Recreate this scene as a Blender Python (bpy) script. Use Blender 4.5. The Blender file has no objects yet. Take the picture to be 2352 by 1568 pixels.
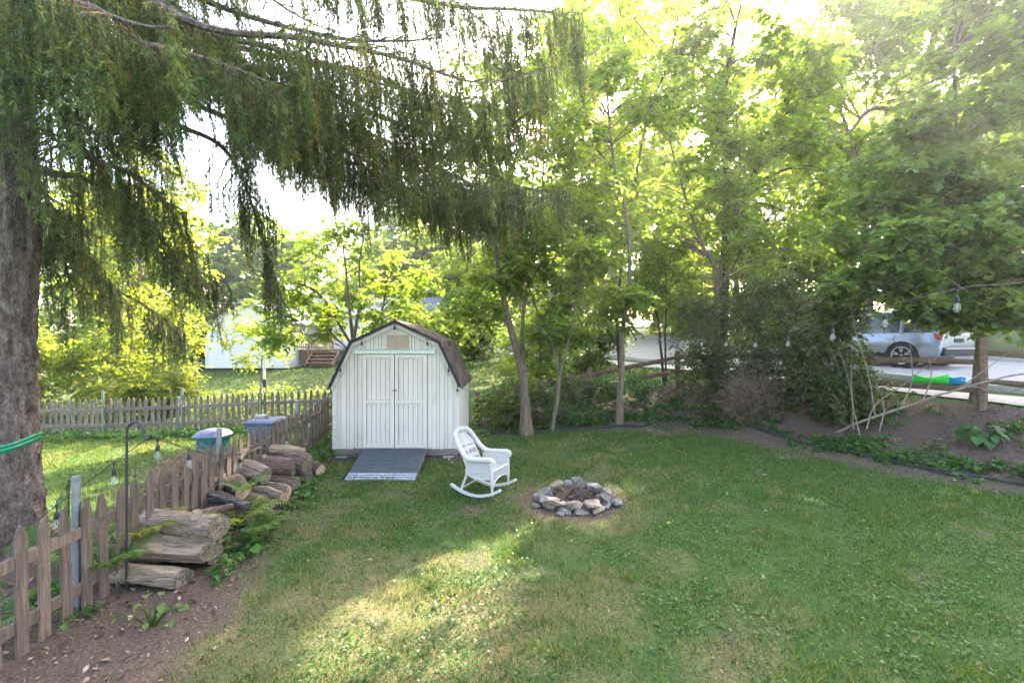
import bpy, bmesh, math, random
import numpy as np
from mathutils import Vector, Matrix, Quaternion
random.seed(7); rng = np.random.default_rng(11)
scene = bpy.context.scene
COL = scene.collection
R = math.radians
# ------------------------------------------------------------------ camera
HAZE = 0.0013
CAMZ, FPX = 2.25, 1045.0
cam_d = bpy.data.cameras.new('camera'); cam = bpy.data.objects.new('camera', cam_d); COL.objects.link(cam)
cam.location = (0, 0, CAMZ); cam.rotation_euler = (R(90), 0, 0)
cam_d.sensor_width = 36.0; cam_d.lens = FPX / 2352 * 36; cam_d.clip_end = 2000; cam_d.clip_start = 0.05
scene.camera = cam
# ------------------------------------------------------------------ sky, sun, exposure
SUN_AZ, SUN_EL = R(27.5), R(36.0)          # azimuth to the right of the view direction (+y)
world = bpy.data.worlds.new('World'); scene.world = world; world.use_nodes = True
wn = world.node_tree.nodes; wl = world.node_tree.links
sky = wn.new('ShaderNodeTexSky'); sky.sky_type = 'NISHITA'; sky.sun_disc = False
sky.sun_elevation = SUN_EL; sky.sun_rotation = SUN_AZ; sky.air_density = 1.0; sky.dust_density = 5.0; sky.ozone_density = 1.0
bg = wn['Background']; bg.inputs['Strength'].default_value = 0.15
wl.new(sky.outputs[0], bg.inputs['Color'])
sun_d = bpy.data.lights.new('sun', 'SUN'); sun_d.energy = 3.6; sun_d.angle = R(0.53); sun_d.color = (1.0, 0.93, 0.80)
sun = bpy.data.objects.new('sun', sun_d); COL.objects.link(sun)
sdir = Vector((math.sin(SUN_AZ) * math.cos(SUN_EL), math.cos(SUN_AZ) * math.cos(SUN_EL), math.sin(SUN_EL)))
sun.rotation_euler = sdir.to_track_quat('Z', 'Y').to_euler(); sun.location = (20, 40, 30)
vs = scene.view_settings; vs.view_transform = 'Standard'; vs.look = 'None'; vs.gamma = 1.0; vs.exposure = 3.6
try:
    vs.use_white_balance = True; vs.white_balance_temperature = 7000; vs.white_balance_tint = 15
except Exception: pass
cy = scene.cycles
cy.max_bounces = 10; cy.diffuse_bounces = 5; cy.transmission_bounces = 6; cy.glossy_bounces = 3; cy.transparent_max_bounces = 8; cy.volume_bounces = 0
cy.caustics_reflective = False; cy.caustics_refractive = False
cy.use_adaptive_sampling = True; cy.adaptive_threshold = 0.02; cy.use_denoising = True
try:
    cy.denoiser = 'OPENIMAGEDENOISE'; cy.denoising_input_passes = 'RGB_ALBEDO_NORMAL'
except Exception: pass
cy.sample_clamp_indirect = 0.35; cy.sample_clamp_direct = 1.5

# ------------------------------------------------------------------ helpers
def P(px, py, Z):                       # picture position on a 2352-wide frame, at depth Z metres, to a world point
    return Vector(((px - 1176) / FPX * Z, Z, CAMZ - (py - 784) / FPX * Z))
ORG = {}
def org(o): return ORG.get(o.name, Vector((0, 0, 0))) if o is not None else Vector((0, 0, 0))
def props(o, label=None, cat=None, group=None, kind=None):
    if label: o['label'] = label
    if cat: o['category'] = cat
    if group: o['group'] = group
    if kind: o['kind'] = kind
    return o
def thing(name, label, cat, loc=(0, 0, 0), group=None):
    o = bpy.data.objects.new(name, None); COL.objects.link(o); o.location = loc; o.empty_display_size = 0.1
    ORG[o.name] = Vector(loc); return props(o, label, cat, group)
def link(name, me, parent=None, loc=None, rot=None, scale=None, mtx=None):
    o = bpy.data.objects.new(name, me); COL.objects.link(o)
    w = Vector(loc) if loc is not None else (org(parent) if loc is None and parent is not None else Vector((0, 0, 0)))
    if parent is not None: o.parent = parent
    if mtx is not None: o.matrix_local = mtx
    else:
        o.location = w - org(parent)
        if rot is not None: o.rotation_euler = rot
        if scale is not None: o.scale = scale
    ORG[o.name] = w
    return o
def np_mesh(name, V, F, mat=None, attrs=None, smooth=False):
    V = np.asarray(V, np.float32); F = np.asarray(F, np.int32); k = F.shape[1]; m = len(F)
    me = bpy.data.meshes.new(name)
    me.vertices.add(len(V)); me.vertices.foreach_set('co', V.ravel())
    me.loops.add(m * k); me.loops.foreach_set('vertex_index', F.ravel())
    me.polygons.add(m); me.polygons.foreach_set('loop_start', np.arange(0, m * k, k, dtype=np.int32))
    if smooth: me.polygons.foreach_set('use_smooth', np.ones(m, bool))
    me.update(calc_edges=True)
    if attrs:
        for n, a in attrs.items():
            at = me.attributes.new(n, 'FLOAT', 'POINT'); at.data.foreach_set('value', np.asarray(a, np.float32).ravel())
    if mat: me.materials.append(mat)
    return me
class MB:
    """collects simple shapes in world space, built into one mesh object"""
    def __init__(s): s.v = []; s.f = []
    def add(s, verts, faces):
        b = len(s.v); s.v += [tuple(x) for x in verts]; s.f += [tuple(b + i for i in f) for f in faces]; return s
    def box(s, c, size, rot=None):
        hx, hy, hz = size[0] / 2, size[1] / 2, size[2] / 2
        p = [Vector((x, y, z)) for x in (-hx, hx) for y in (-hy, hy) for z in (-hz, hz)]
        if rot is not None: p = [rot @ q for q in p]
        c = Vector(c)
        return s.add([q + c for q in p], [(0, 1, 3, 2), (4, 6, 7, 5), (0, 4, 5, 1), (2, 3, 7, 6), (0, 2, 6, 4), (1, 5, 7, 3)])
    def beam(s, a, b, w, h, up=(0, 0, 1)):       # box from a to b, w across, h along up
        a, b = Vector(a), Vector(b); d = b - a; L = d.length; d.normalize()
        sd = d.cross(Vector(up)); sd.normalize(); u = sd.cross(d)
        return s.box((a + b) / 2, (L, w, h), Matrix((d, sd, u)).transposed())
    def tube(s, pts, radii, seg=8, cap=True):
        pts = [Vector(p) for p in pts]; n = len(pts)
        if not hasattr(radii, '__len__'): radii = [radii] * n
        b = len(s.v); prev = None
        for i, p in enumerate(pts):
            d = (pts[min(i + 1, n - 1)] - pts[max(i - 1, 0)]); d.normalize()
            if prev is None:
                a = d.orthogonal(); a.normalize()
            else:
                a = prev - d * prev.dot(d)
                if a.length < 1e-6: a = d.orthogonal()
                a.normalize()
            prev = a; c = d.cross(a)
            for k in range(seg):
                t = 2 * math.pi * k / seg
                s.v.append(tuple(p + (a * math.cos(t) + c * math.sin(t)) * radii[i]))
        for i in range(n - 1):
            for k in range(seg):
                k2 = (k + 1) % seg
                s.f.append((b + i * seg + k, b + i * seg + k2, b + (i + 1) * seg + k2, b + (i + 1) * seg + k))
        if cap:
            s.f.append(tuple(b + k for k in range(seg))[::-1]); s.f.append(tuple(b + (n - 1) * seg + k for k in range(seg)))
        return s
    def prism(s, poly, ext):                      # poly: list of 3d points (planar), ext: vector
        ext = Vector(ext); n = len(poly); poly = [Vector(p) for p in poly]
        fs = [tuple(range(n))[::-1], tuple(range(n, 2 * n))] + [(i, (i + 1) % n, n + (i + 1) % n, n + i) for i in range(n)]
        return s.add(poly + [p + ext for p in poly], fs)
    def lathe(s, c, prof, seg=16):                # prof: list (r,z)
        c = Vector(c); b = len(s.v)
        for r, z in prof:
            for k in range(seg):
                t = 2 * math.pi * k / seg; s.v.append((c.x + r * math.cos(t), c.y + r * math.sin(t), c.z + z))
        n = len(prof)
        for i in range(n - 1):
            for k in range(seg):
                k2 = (k + 1) % seg; s.f.append((b + i * seg + k, b + i * seg + k2, b + (i + 1) * seg + k2, b + (i + 1) * seg + k))
        s.f.append(tuple(b + k for k in range(seg))[::-1]); s.f.append(tuple(b + (n - 1) * seg + k for k in range(seg)))
        return s
    def mesh(s, name, mat, origin=(0, 0, 0), smooth=False, bevel=0.0):
        o = Vector(origin); me = bpy.data.meshes.new(name)
        me.from_pydata([(x - o.x, y - o.y, z - o.z) for x, y, z in s.v], [], s.f)
        bm = bmesh.new(); bm.from_mesh(me)
        if bevel: bmesh.ops.bevel(bm, geom=list(bm.edges), offset=bevel, segments=1, affect='EDGES', clamp_overlap=True)
        bmesh.ops.recalc_face_normals(bm, faces=bm.faces); bm.to_mesh(me); bm.free()
        if smooth:
            for p in me.polygons: p.use_smooth = True
            try: me.set_sharp_from_angle(angle=R(40))
            except Exception: pass
        me.materials.append(mat); return me
    def build(s, name, mat, parent=None, smooth=False, bevel=0.0):
        return link(name, s.mesh(name, mat, org(parent), smooth, bevel), parent)

# ------------------------------------------------------------------ materials
def nn(t, k): return t.nodes.new(k)
def mat(name, cols, scale=6, rough=0.8, bump=0.3, stretch=(1, 1, 1), detail=6, spec=0.3, metal=0.0, dist=0.05, pos=None, fine=None, rnd=0.0, hue2=None):
    """noise-driven colour between the given colours, with bump; object-random offset so that copies differ"""
    m = bpy.data.materials.new(name); m.use_nodes = True; t = m.node_tree; l = t.links
    b = t.nodes['Principled BSDF']; b.inputs['Roughness'].default_value = rough; b.inputs['Metallic'].default_value = metal
    b.inputs['Specular IOR Level'].default_value = spec
    tc = nn(t, 'ShaderNodeTexCoord'); mp = nn(t, 'ShaderNodeMapping'); oi = nn(t, 'ShaderNodeObjectInfo')
    mul = nn(t, 'ShaderNodeMath'); mul.operation = 'MULTIPLY'; mul.inputs[1].default_value = 37.0
    l.new(oi.outputs['Random'], mul.inputs[0]); l.new(mul.outputs[0], mp.inputs['Location'])
    mp.inputs['Scale'].default_value = stretch; l.new(tc.outputs['Object'], mp.inputs['Vector'])
    nz = nn(t, 'ShaderNodeTexNoise'); nz.inputs['Scale'].default_value = scale; nz.inputs['Detail'].default_value = detail; nz.inputs['Roughness'].default_value = 0.65
    l.new(mp.outputs[0], nz.inputs['Vector'])
    rp = nn(t, 'ShaderNodeValToRGB'); e = rp.color_ramp.elements; n = len(cols)
    pos = pos or [0.3 + 0.4 * i / max(n - 1, 1) for i in range(n)]
    while len(e) < n: e.new(0.5)
    for i, c in enumerate(cols): e[i].position = pos[i]; e[i].color = (*c, 1)
    l.new(nz.outputs['Fac'], rp.inputs['Fac']); out = rp.outputs['Color']
    if rnd:
        hs = nn(t, 'ShaderNodeHueSaturation'); mr = nn(t, 'ShaderNodeMapRange'); mr.inputs['To Min'].default_value = 1 - rnd; mr.inputs['To Max'].default_value = 1 + rnd
        l.new(oi.outputs['Random'], mr.inputs['Value']); l.new(mr.outputs[0], hs.inputs['Value']); l.new(out, hs.inputs['Color']); out = hs.outputs['Color']
    if fine:
        n2 = nn(t, 'ShaderNodeTexNoise'); n2.inputs['Scale'].default_value = fine; n2.inputs['Detail'].default_value = 3
        l.new(mp.outputs[0], n2.inputs['Vector'])
        mr = nn(t, 'ShaderNodeMapRange'); mr.inputs['From Min'].default_value = .3; mr.inputs['From Max'].default_value = .7; mr.inputs['To Min'].default_value = .6; mr.inputs['To Max'].default_value = 1.35
        l.new(n2.outputs['Fac'], mr.inputs['Value'])
        vm = nn(t, 'ShaderNodeVectorMath'); vm.operation = 'SCALE'; l.new(out, vm.inputs[0]); l.new(mr.outputs[0], vm.inputs['Scale']); out = vm.outputs[0]
    l.new(out, b.inputs['Base Color'])
    if bump:
        bp = nn(t, 'ShaderNodeBump'); bp.inputs['Strength'].default_value = bump; bp.inputs['Distance'].default_value = dist
        l.new((n2 if fine else nz).outputs['Fac'], bp.inputs['Height']); l.new(bp.outputs[0], b.inputs['Normal'])
    return m
def leafmat(name, cols, trans=0.45, tcol=None, rough=0.45, spec=0.35, tboost=2.3):
    """thin leaf: diffuse/gloss front plus light passing through; colour from the per-leaf value v"""
    m = bpy.data.materials.new(name); m.use_nodes = True; t = m.node_tree; l = t.links
    b = t.nodes['Principled BSDF']; b.inputs['Roughness'].default_value = rough; b.inputs['Specular IOR Level'].default_value = spec
    at = nn(t, 'ShaderNodeAttribute'); at.attribute_name = 'v'
    rp = nn(t, 'ShaderNodeValToRGB'); e = rp.color_ramp.elements; n = len(cols)
    while len(e) < n: e.new(0.5)
    for i, c in enumerate(cols): e[i].position = i / max(n - 1, 1); e[i].color = (*c, 1)
    l.new(at.outputs['Fac'], rp.inputs['Fac']); l.new(rp.outputs['Color'], b.inputs['Base Color'])
    if trans > 0:
        tr = nn(t, 'ShaderNodeBsdfTranslucent'); mx = nn(t, 'ShaderNodeMixShader'); mx.inputs[0].default_value = trans
        g = nn(t, 'ShaderNodeMix'); g.data_type = 'RGBA'; g.blend_type = 'MULTIPLY'; g.inputs[0].default_value = 1.0
        tc = tcol or (1.25, 1.15, 0.45)
        g.inputs[7].default_value = (tc[0] * tboost, tc[1] * tboost, tc[2] * tboost, 1)
        l.new(rp.outputs['Color'], g.inputs[6]); l.new(g.outputs[2], tr.inputs['Color'])
        l.new(b.outputs[0], mx.inputs[1]); l.new(tr.outputs[0], mx.inputs[2])
        l.new(mx.outputs[0], t.nodes['Material Output'].inputs['Surface'])
    return m
def glassmat(name, col=(0.9, 0.95, 0.95), rough=0.02, alpha=0.25):
    m = bpy.data.materials.new(name); m.use_nodes = True; t = m.node_tree; b = t.nodes['Principled BSDF']
    b.inputs['Base Color'].default_value = (*col, 1); b.inputs['Roughness'].default_value = rough; b.inputs['Alpha'].default_value = alpha
    return m
M = {}
M['paint'] = mat('shed_paint', [(.38, .325, .255), (.55, .495, .41), (.60, .545, .465)], 6, .6, .2, (4, 4, .5), pos=[.25, .40, .7], dist=.01, rnd=.02)
M['paint_old'] = mat('worn_trim_paint', [(.22, .20, .165), (.50, .455, .38), (.56, .515, .445)], 7, .65, .25, (1, 1, 6), pos=[.30, .40, .7], dist=.01)
M['track'] = mat('mossy_track_paint', [(.20, .27, .20), (.50, .58, .50), (.66, .70, .62)], 14, .7, .3, (1, 1, 3), pos=[.3, .42, .65], dist=.01)
M['ply'] = mat('bare_plywood', [(.30, .22, .15), (.42, .32, .23)], 12, .8, .2, (1, 1, 8), rnd=.05)
M['shingle'] = mat('asphalt_shingle', [(.045, .032, .028), (.11, .075, .06), (.15, .11, .09)], 20, .95, .5, fine=160, rnd=.35, dist=.01)
M['skid'] = mat('weathered_skid_timber', [(.11, .09, .075), (.24, .20, .17)], 6, .9, .5, (.4, 3, 8), rnd=.15)
M['picket'] = mat('weathered_picket_wood', [(.06, .045, .034), (.118, .088, .066), (.18, .142, .112)], 5, .85, .5, (9, 9, .7), fine=60, rnd=.22, dist=.01)
M['picketgrey'] = mat('silvered_picket_wood', [(.08, .066, .05), (.15, .122, .095), (.22, .185, .15)], 5, .9, .5, (9, 9, .7), fine=60, rnd=.2, dist=.01)
M['rail'] = mat('split_rail_wood', [(.07, .045, .03), (.15, .095, .06), (.21, .15, .10)], 6, .9, .6, (1, 1, 6), fine=40, rnd=.15, dist=.02)
M['galv'] = mat('galvanised_pipe', [(.15, .165, .175), (.25, .27, .275)], 14, .5, .1, metal=.5, spec=.4)
M['black'] = mat('black_iron', [(.012, .012, .013), (.03, .028, .03)], 30, .5, .15, spec=.5)
M['blackplastic'] = mat('black_plastic', [(.012, .012, .014), (.025, .025, .028)], 20, .55, .1)
M['bulbglass'] = glassmat('bulb_glass', (.35, .38, .39), .03, .22)
M['filament'] = mat('filament', [(.5, .4, .25), (.7, .6, .4)], 20, .3, 0, metal=.8)
M['wicker'] = mat('white_wicker', [(.26, .24, .21), (.48, .46, .42), (.56, .54, .50)], 60, .55, .8, pos=[.28, .4, .7], dist=.01)
M['bark'] = mat('spruce_bark', [(.05, .036, .03), (.17, .13, .108), (.30, .25, .215)], 7, .95, 1.0, (2.2, 2.2, .9), detail=10, fine=34, dist=.06)
M['treebark'] = mat('maple_bark', [(.07, .05, .035), (.16, .115, .08), (.24, .18, .13)], 9, .9, .6, (2, 2, .5), fine=50, dist=.02)
M['darkbark'] = mat('dark_bark', [(.03, .022, .018), (.075, .055, .042)], 9, .9, .6, (2, 2, .5), fine=50, dist=.02)
M['twig'] = mat('dry_twig', [(.10, .07, .05), (.24, .17, .12)], 8, .9, .3)
M['palebark'] = mat('pale_branch_bark', [(.16, .12, .09), (.30, .24, .18)], 12, .85, .4, fine=50)
M['logbark'] = mat('log_bark', [(.045, .03, .024), (.12, .08, .06), (.20, .14, .11)], 9, .95, .8, (.8, 3, 3), fine=40, rnd=.2, dist=.02)
M['logbare'] = mat('weathered_log', [(.085, .062, .043), (.235, .175, .12), (.35, .275, .195)], 4, .85, .7, (.6, 7, 7), fine=14, rnd=.12, dist=.02)
M['cut'] = mat('cut_wood', [(.22, .14, .08), (.45, .31, .18), (.55, .41, .26)], 14, .85, .4, rnd=.15)
M['cutold'] = mat('mossy_cut_wood', [(.06, .065, .03), (.16, .14, .09), (.24, .20, .14)], 9, .9, .5, rnd=.15, fine=40)
M['char'] = mat('charred_wood', [(.008, .008, .009), (.05, .045, .045), (.22, .20, .19)], 7, .8, .7, (1, 5, 5), pos=[.3, .5, .72])
M['rock'] = mat('grey_fieldstone', [(.055, .05, .046), (.16, .145, .13), (.28, .26, .235)], 7, .9, .6, fine=45, rnd=.25, dist=.02)
M['rocktan'] = mat('tan_fieldstone', [(.08, .065, .055), (.24, .185, .13), (.36, .29, .21)], 6, .9, .6, fine=45, rnd=.2, dist=.02)
M['ash'] = mat('ash_bed', [(.02, .02, .02), (.09, .085, .08), (.2, .19, .18)], 14, 1, .8, fine=60)
M['tiledark'] = mat('slate_grey_deck_tile', [(.05, .063, .072), (.085, .10, .115)], 9, .6, .25, fine=80, rnd=.1, dist=.005)
M['tilelight'] = mat('pale_grey_deck_tile', [(.22, .25, .28), (.34, .37, .40)], 9, .6, .25, fine=80, rnd=.06, dist=.005)
M['concrete'] = mat('concrete', [(.36, .34, .31), (.52, .50, .46)], 2, .9, .2, fine=40, dist=.005)
M['block'] = mat('concrete_block', [(.25, .24, .23), (.40, .39, .37)], 12, .95, .4, fine=70)
M['teal'] = mat('teal_plastic', [(.006, .10, .10), (.01, .15, .145)], 6, .45, .05)
M['lid'] = mat('dusty_navy_plastic_lid', [(.055, .065, .11), (.15, .17, .23)], 7, .5, .1)
M['greybin'] = mat('grey_plastic_bin', [(.09, .105, .13), (.15, .17, .20)], 8, .55, .1, fine=60)
M['ribbon'] = leafmat('green_ribbon', [(.005, .26, .12)], .3, (1, 1, 1), .2, .6, 1.2)
M['soil'] = None
M['housewhite'] = mat('white_siding', [(.70, .70, .68), (.80, .80, .78)], 3, .7, .05)
M['houseroof'] = mat('grey_roof_shingle', [(.13, .14, .17), (.22, .23, .27)], 5, .9, .3, fine=30)
M['deck'] = mat('deck_wood', [(.20, .12, .08), (.36, .23, .15)], 6, .85, .3, (1, 1, 4), rnd=.1)
M['wglass'] = mat('window_glass', [(.03, .04, .05), (.07, .08, .09)], 1, .06, 0, spec=.8)
M['pvc'] = mat('white_pvc', [(.6, .6, .56), (.74, .74, .7)], 8, .5, .1)
M['carpaint'] = mat('blue_grey_car_paint', [(.30, .33, .38), (.33, .36, .41)], 2, .25, 0, metal=.5, spec=.6)
M['cartrim'] = mat('black_car_trim', [(.015, .015, .016), (.025, .025, .026)], 6, .6, .05)
M['tyre'] = mat('tyre_rubber', [(.012, .012, .012), (.03, .03, .03)], 20, .85, .2)
M['alloy'] = mat('alloy_rim', [(.55, .56, .58), (.68, .69, .7)], 6, .3, 0, metal=.8, spec=.6)
M['taillight'] = mat('tail_light_red', [(.35, .01, .01), (.5, .02, .02)], 4, .15, 0, spec=.7)
M['greenplastic'] = mat('lime_green_plastic', [(.02, .55, .06), (.03, .65, .08)], 4, .35, .03)
M['blueplastic'] = mat('blue_plastic', [(.01, .22, .45), (.02, .30, .55)], 4, .35, .03)
M['cable'] = mat('black_cable', [(.015, .015, .016), (.03, .03, .03)], 9, .6, 0)
M['greycable'] = mat('utility_cable', [(.05, .05, .055), (.09, .09, .095)], 9, .6, 0)
M['edging'] = mat('black_edging', [(.012, .012, .014), (.04, .04, .042)], 9, .7, .2)
M['wiremesh'] = mat('green_wire', [(.01, .045, .025), (.03, .07, .04)], 9, .5, 0)
M['straw'] = mat('dry_brush', [(.13, .085, .055), (.34, .25, .17)], 9, .95, .2)
G1 = [(.05, .095, .022), (.09, .155, .03), (.13, .195, .04), (.19, .23, .05)]
M['leaf'] = leafmat('maple_leaf', G1, .5)
M['leafbright'] = leafmat('young_maple_leaf', [(.065, .12, .024), (.115, .19, .034), (.17, .23, .042), (.23, .25, .055)], .58)
M['leafround'] = leafmat('redbud_leaf', [(.05, .095, .034), (.08, .145, .044), (.11, .18, .05), (.16, .21, .058)], .42, rough=.5)
M['leafbush'] = leafmat('privet_leaf', [(.028, .055, .022), (.045, .08, .028), (.065, .105, .034), (.095, .13, .042)], .4, rough=.35)
M['leaffar'] = leafmat('far_leaf', [(.045, .085, .025), (.07, .13, .034), (.10, .16, .042), (.15, .19, .06)], .5)
M['vine'] = leafmat('vine_leaf', [(.06, .11, .018), (.11, .16, .025), (.16, .19, .03), (.22, .19, .04)], .55)
M['needle'] = leafmat('spruce_needle', [(.036, .072, .038), (.06, .108, .05), (.09, .14, .055), (.14, .175, .06), (.24, .17, .085)], .4, (1.2, 1.1, .5), .5, .35, 1.5)
M['fern'] = leafmat('fern_leaf', [(.04, .10, .02), (.07, .14, .025), (.16, .19, .025)], .5)
M['weed'] = leafmat('weed_leaf', [(.018, .066, .016), (.034, .108, .022), (.062, .145, .028), (.13, .16, .036)], .45)
M['grass'] = leafmat('grass_blade', [(.016, .060, .010), (.030, .098, .015), (.058, .132, .02), (.135, .150, .045), (.28, .22, .11)], .35, (1.2, 1.15, .5), .6, .25, 1.4)
M['litter'] = leafmat('leaf_litter', [(.05, .034, .024), (.11, .075, .05), (.20, .14, .09), (.32, .25, .17)], .1, (1, 1, 1), .9, .2, 1)
M['groove'] = mat('groove_shade_tone', [(.2, .17, .13), (.36, .32, .26)], 8, .9, .2)  # darker tone paints in the shade of siding grooves and door seams
M['sprucetwig'] = mat('spruce_twig', [(.09, .055, .035), (.17, .10, .065)], 9, .9, .2)
# ------------------------------------------------------------------ terrain
CP = np.array([
 (-3,1,0),(0,1,0),(3,1,0),(6,1,0.02),(-3,4,0),(0,4,0),(3,4,0),(6,4.5,.02),(-3,7,0),(0,7,0),(3,7,0),(5.6,7.5,.02),(-3,9.5,0),(0,10,0),(2.5,10.3,0),(4.6,10.3,.01),
 (-3.6,3,0),(-3.6,5,0),(-3.8,7.5,.03),(-4.1,10.4,.12),(-5.4,4.9,-.03),(-6,4,-.05),(-8,6,-.16),(-6,9,-.08),(-9,9,-.25),(-13,9,-.4),(-13,12.5,-.4),(-9,12.4,-.22),(-5,12,0),(-12,5,-.3),
 (-2.3,9,.02),(-2.5,11.3,.03),(-1,12.4,.04),
 (-13,16,-.1),(-9,16,.12),(-5,16,.35),(-13,22,.4),(-9,22,.6),(-5,22,.75),(-14,30,.95),(-8,30,.98),(-3,30,1.0),(-25,30,1.0),(-25,15,-.3),(-40,40,1.6),(-40,20,0),
 (-.8,10.8,.03),(.7,11.1,.03),(3.4,11.7,.05),(4.27,12.6,.1),(5.33,12,.1),(6.07,10.4,.08),(6.4,9.2,.07),(6.9,7.8,.06),(7.75,6.9,.06),(8.6,5.5,.05),(9.6,3.5,.05),
 (2.3,13.5,.42),(5.1,14,.92),(7.2,11.6,.93),(9.3,9,.9),(11.5,6.2,.9),(6.4,11.2,.55),(7.6,9.4,.5),(8.5,7.9,.5),(10,5.6,.5),(1,12.4,.2),(3.4,12.7,.4),(4.9,13.2,.6),
 (2,16,.6),(3,20,1.0),(8,14,1.02),(6,17,1.05),(11,10.5,1.0),(11.9,11,1.03),(12.9,15,1.35),(15,17,1.45),(16,10,1.15),(10,20,1.3),(6.6,21.5,1.08),(9,25,1.3),(4,27,1.12),(2,32,1.15),(0,40,1.3),(20,20,1.8),(25,12,1.5),(14,5,.98),(12,2,.6),
 (13,30,2.3),(16,34,3.1),(21,40,4.2),(30,30,3.5),(10,36,2.4),(8,45,2.6),(40,50,6),(-60,60,2.6),(0,80,3.2),(60,80,7),(-80,0,0),(80,0,2),(0,-10,0),(-10,-5,-.2),(10,-5,.1),(0,-80,0),(-100,120,5),(100,120,8),(0,150,5)], float)
def rbf_phi(r): return np.sqrt(r * r + 0.25)
_d = np.sqrt(((CP[:, None, :2] - CP[None, :, :2]) ** 2).sum(-1))
_W = np.linalg.solve(rbf_phi(_d) + 1e-6 * np.eye(len(CP)), CP[:, 2])
def gz(x, y):
    x = np.asarray(x, float); y = np.asarray(y, float); sh = x.shape; x = x.ravel(); y = y.ravel(); o = np.zeros(len(x))
    for s in range(0, len(x), 20000):
        r = np.sqrt((x[s:s+20000, None] - CP[None, :, 0]) ** 2 + (y[s:s+20000, None] - CP[None, :, 1]) ** 2)
        o[s:s+20000] = rbf_phi(r) @ _W
    return o.reshape(sh)
def g1(x, y): return float(gz(np.array([x]), np.array([y]))[0])
def vnoise(x, y, sc, seed=0):               # cheap smooth value noise
    r = np.random.default_rng(seed); T = r.random((64, 64)); x = np.asarray(x) * sc; y = np.asarray(y) * sc
    xi = np.floor(x).astype(int); yi = np.floor(y).astype(int); fx = x - xi; fy = y - yi
    fx = fx * fx * (3 - 2 * fx); fy = fy * fy * (3 - 2 * fy)
    a = T[xi % 64, yi % 64]; b = T[(xi + 1) % 64, yi % 64]; c = T[xi % 64, (yi + 1) % 64]; d = T[(xi + 1) % 64, (yi + 1) % 64]
    return (a * (1 - fx) + b * fx) * (1 - fy) + (c * (1 - fx) + d * fx) * fy
def fbm(x, y, sc, seed=0): return (vnoise(x, y, sc, seed) * .5 + vnoise(x, y, sc * 2.1, seed + 1) * .3 + vnoise(x, y, sc * 4.3, seed + 2) * .2)
def inpoly(x, y, poly):
    x = np.asarray(x); y = np.asarray(y); ins = np.zeros(x.shape, bool); n = len(poly)
    for i in range(n):
        x0, y0 = poly[i]; x1, y1 = poly[(i + 1) % n]
        if y0 == y1: continue
        c = ((y0 > y) != (y1 > y)) & (x < (x1 - x0) * (y - y0) / (y1 - y0) + x0); ins ^= c
    return ins
def dline(x, y, pts):
    d = np.full(np.shape(x), 1e9)
    for (x0, y0), (x1, y1) in zip(pts[:-1], pts[1:]):
        vx, vy = x1 - x0, y1 - y0; t = np.clip(((x - x0) * vx + (y - y0) * vy) / (vx * vx + vy * vy), 0, 1)
        d = np.minimum(d, np.hypot(x - x0 - t * vx, y - y0 - t * vy))
    return d
def sstep(a, b, x): t = np.clip((x - a) / (b - a), 0, 1); return t * t * (3 - 2 * t)
EDGE = [(-.75, 10.75), (.7, 11.1), (2.2, 11.3), (3.4, 11.7), (4.1, 12.45), (4.75, 12.5), (5.4, 11.9), (6.07, 10.4), (6.4, 9.2), (6.9, 7.8), (7.75, 6.9), (8.6, 5.5), (9.6, 3.5), (10.2, 1)]
SPLIT = [(-.95, 12.3), (2.3, 13.5), (5.1, 14.0), (7.2, 11.6), (9.3, 9.0), (11.5, 6.2)]
BANK = EDGE + [(13, 1.5), (11.9, 6.4), (9.6, 9.3), (7.5, 11.9), (5.3, 14.4), (2.2, 13.9), (-1.0, 12.7)]
SIDE_DIRT = [(-2.1, 2.0), (-1.95, 3.0), (-2.15, 3.6), (-2.3, 4.3), (-2.5, 5.16), (-2.95, 6.8), (-3.3, 8.0), (-3.0, 9.2), (-3.3, 11), (-4.2, 11), (-4.2, 9.5), (-3.9, 8), (-4.0, 6), (-5.6, 5.6), (-6.2, 4.6), (-5.6, 3.6), (-5, 2.0)]
FIRE = (0.87, 6.35)
S0 = np.array((10.6, 9.6)); SD = np.array((-.33, .944)); SN = np.array((.944, .33))
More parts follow.
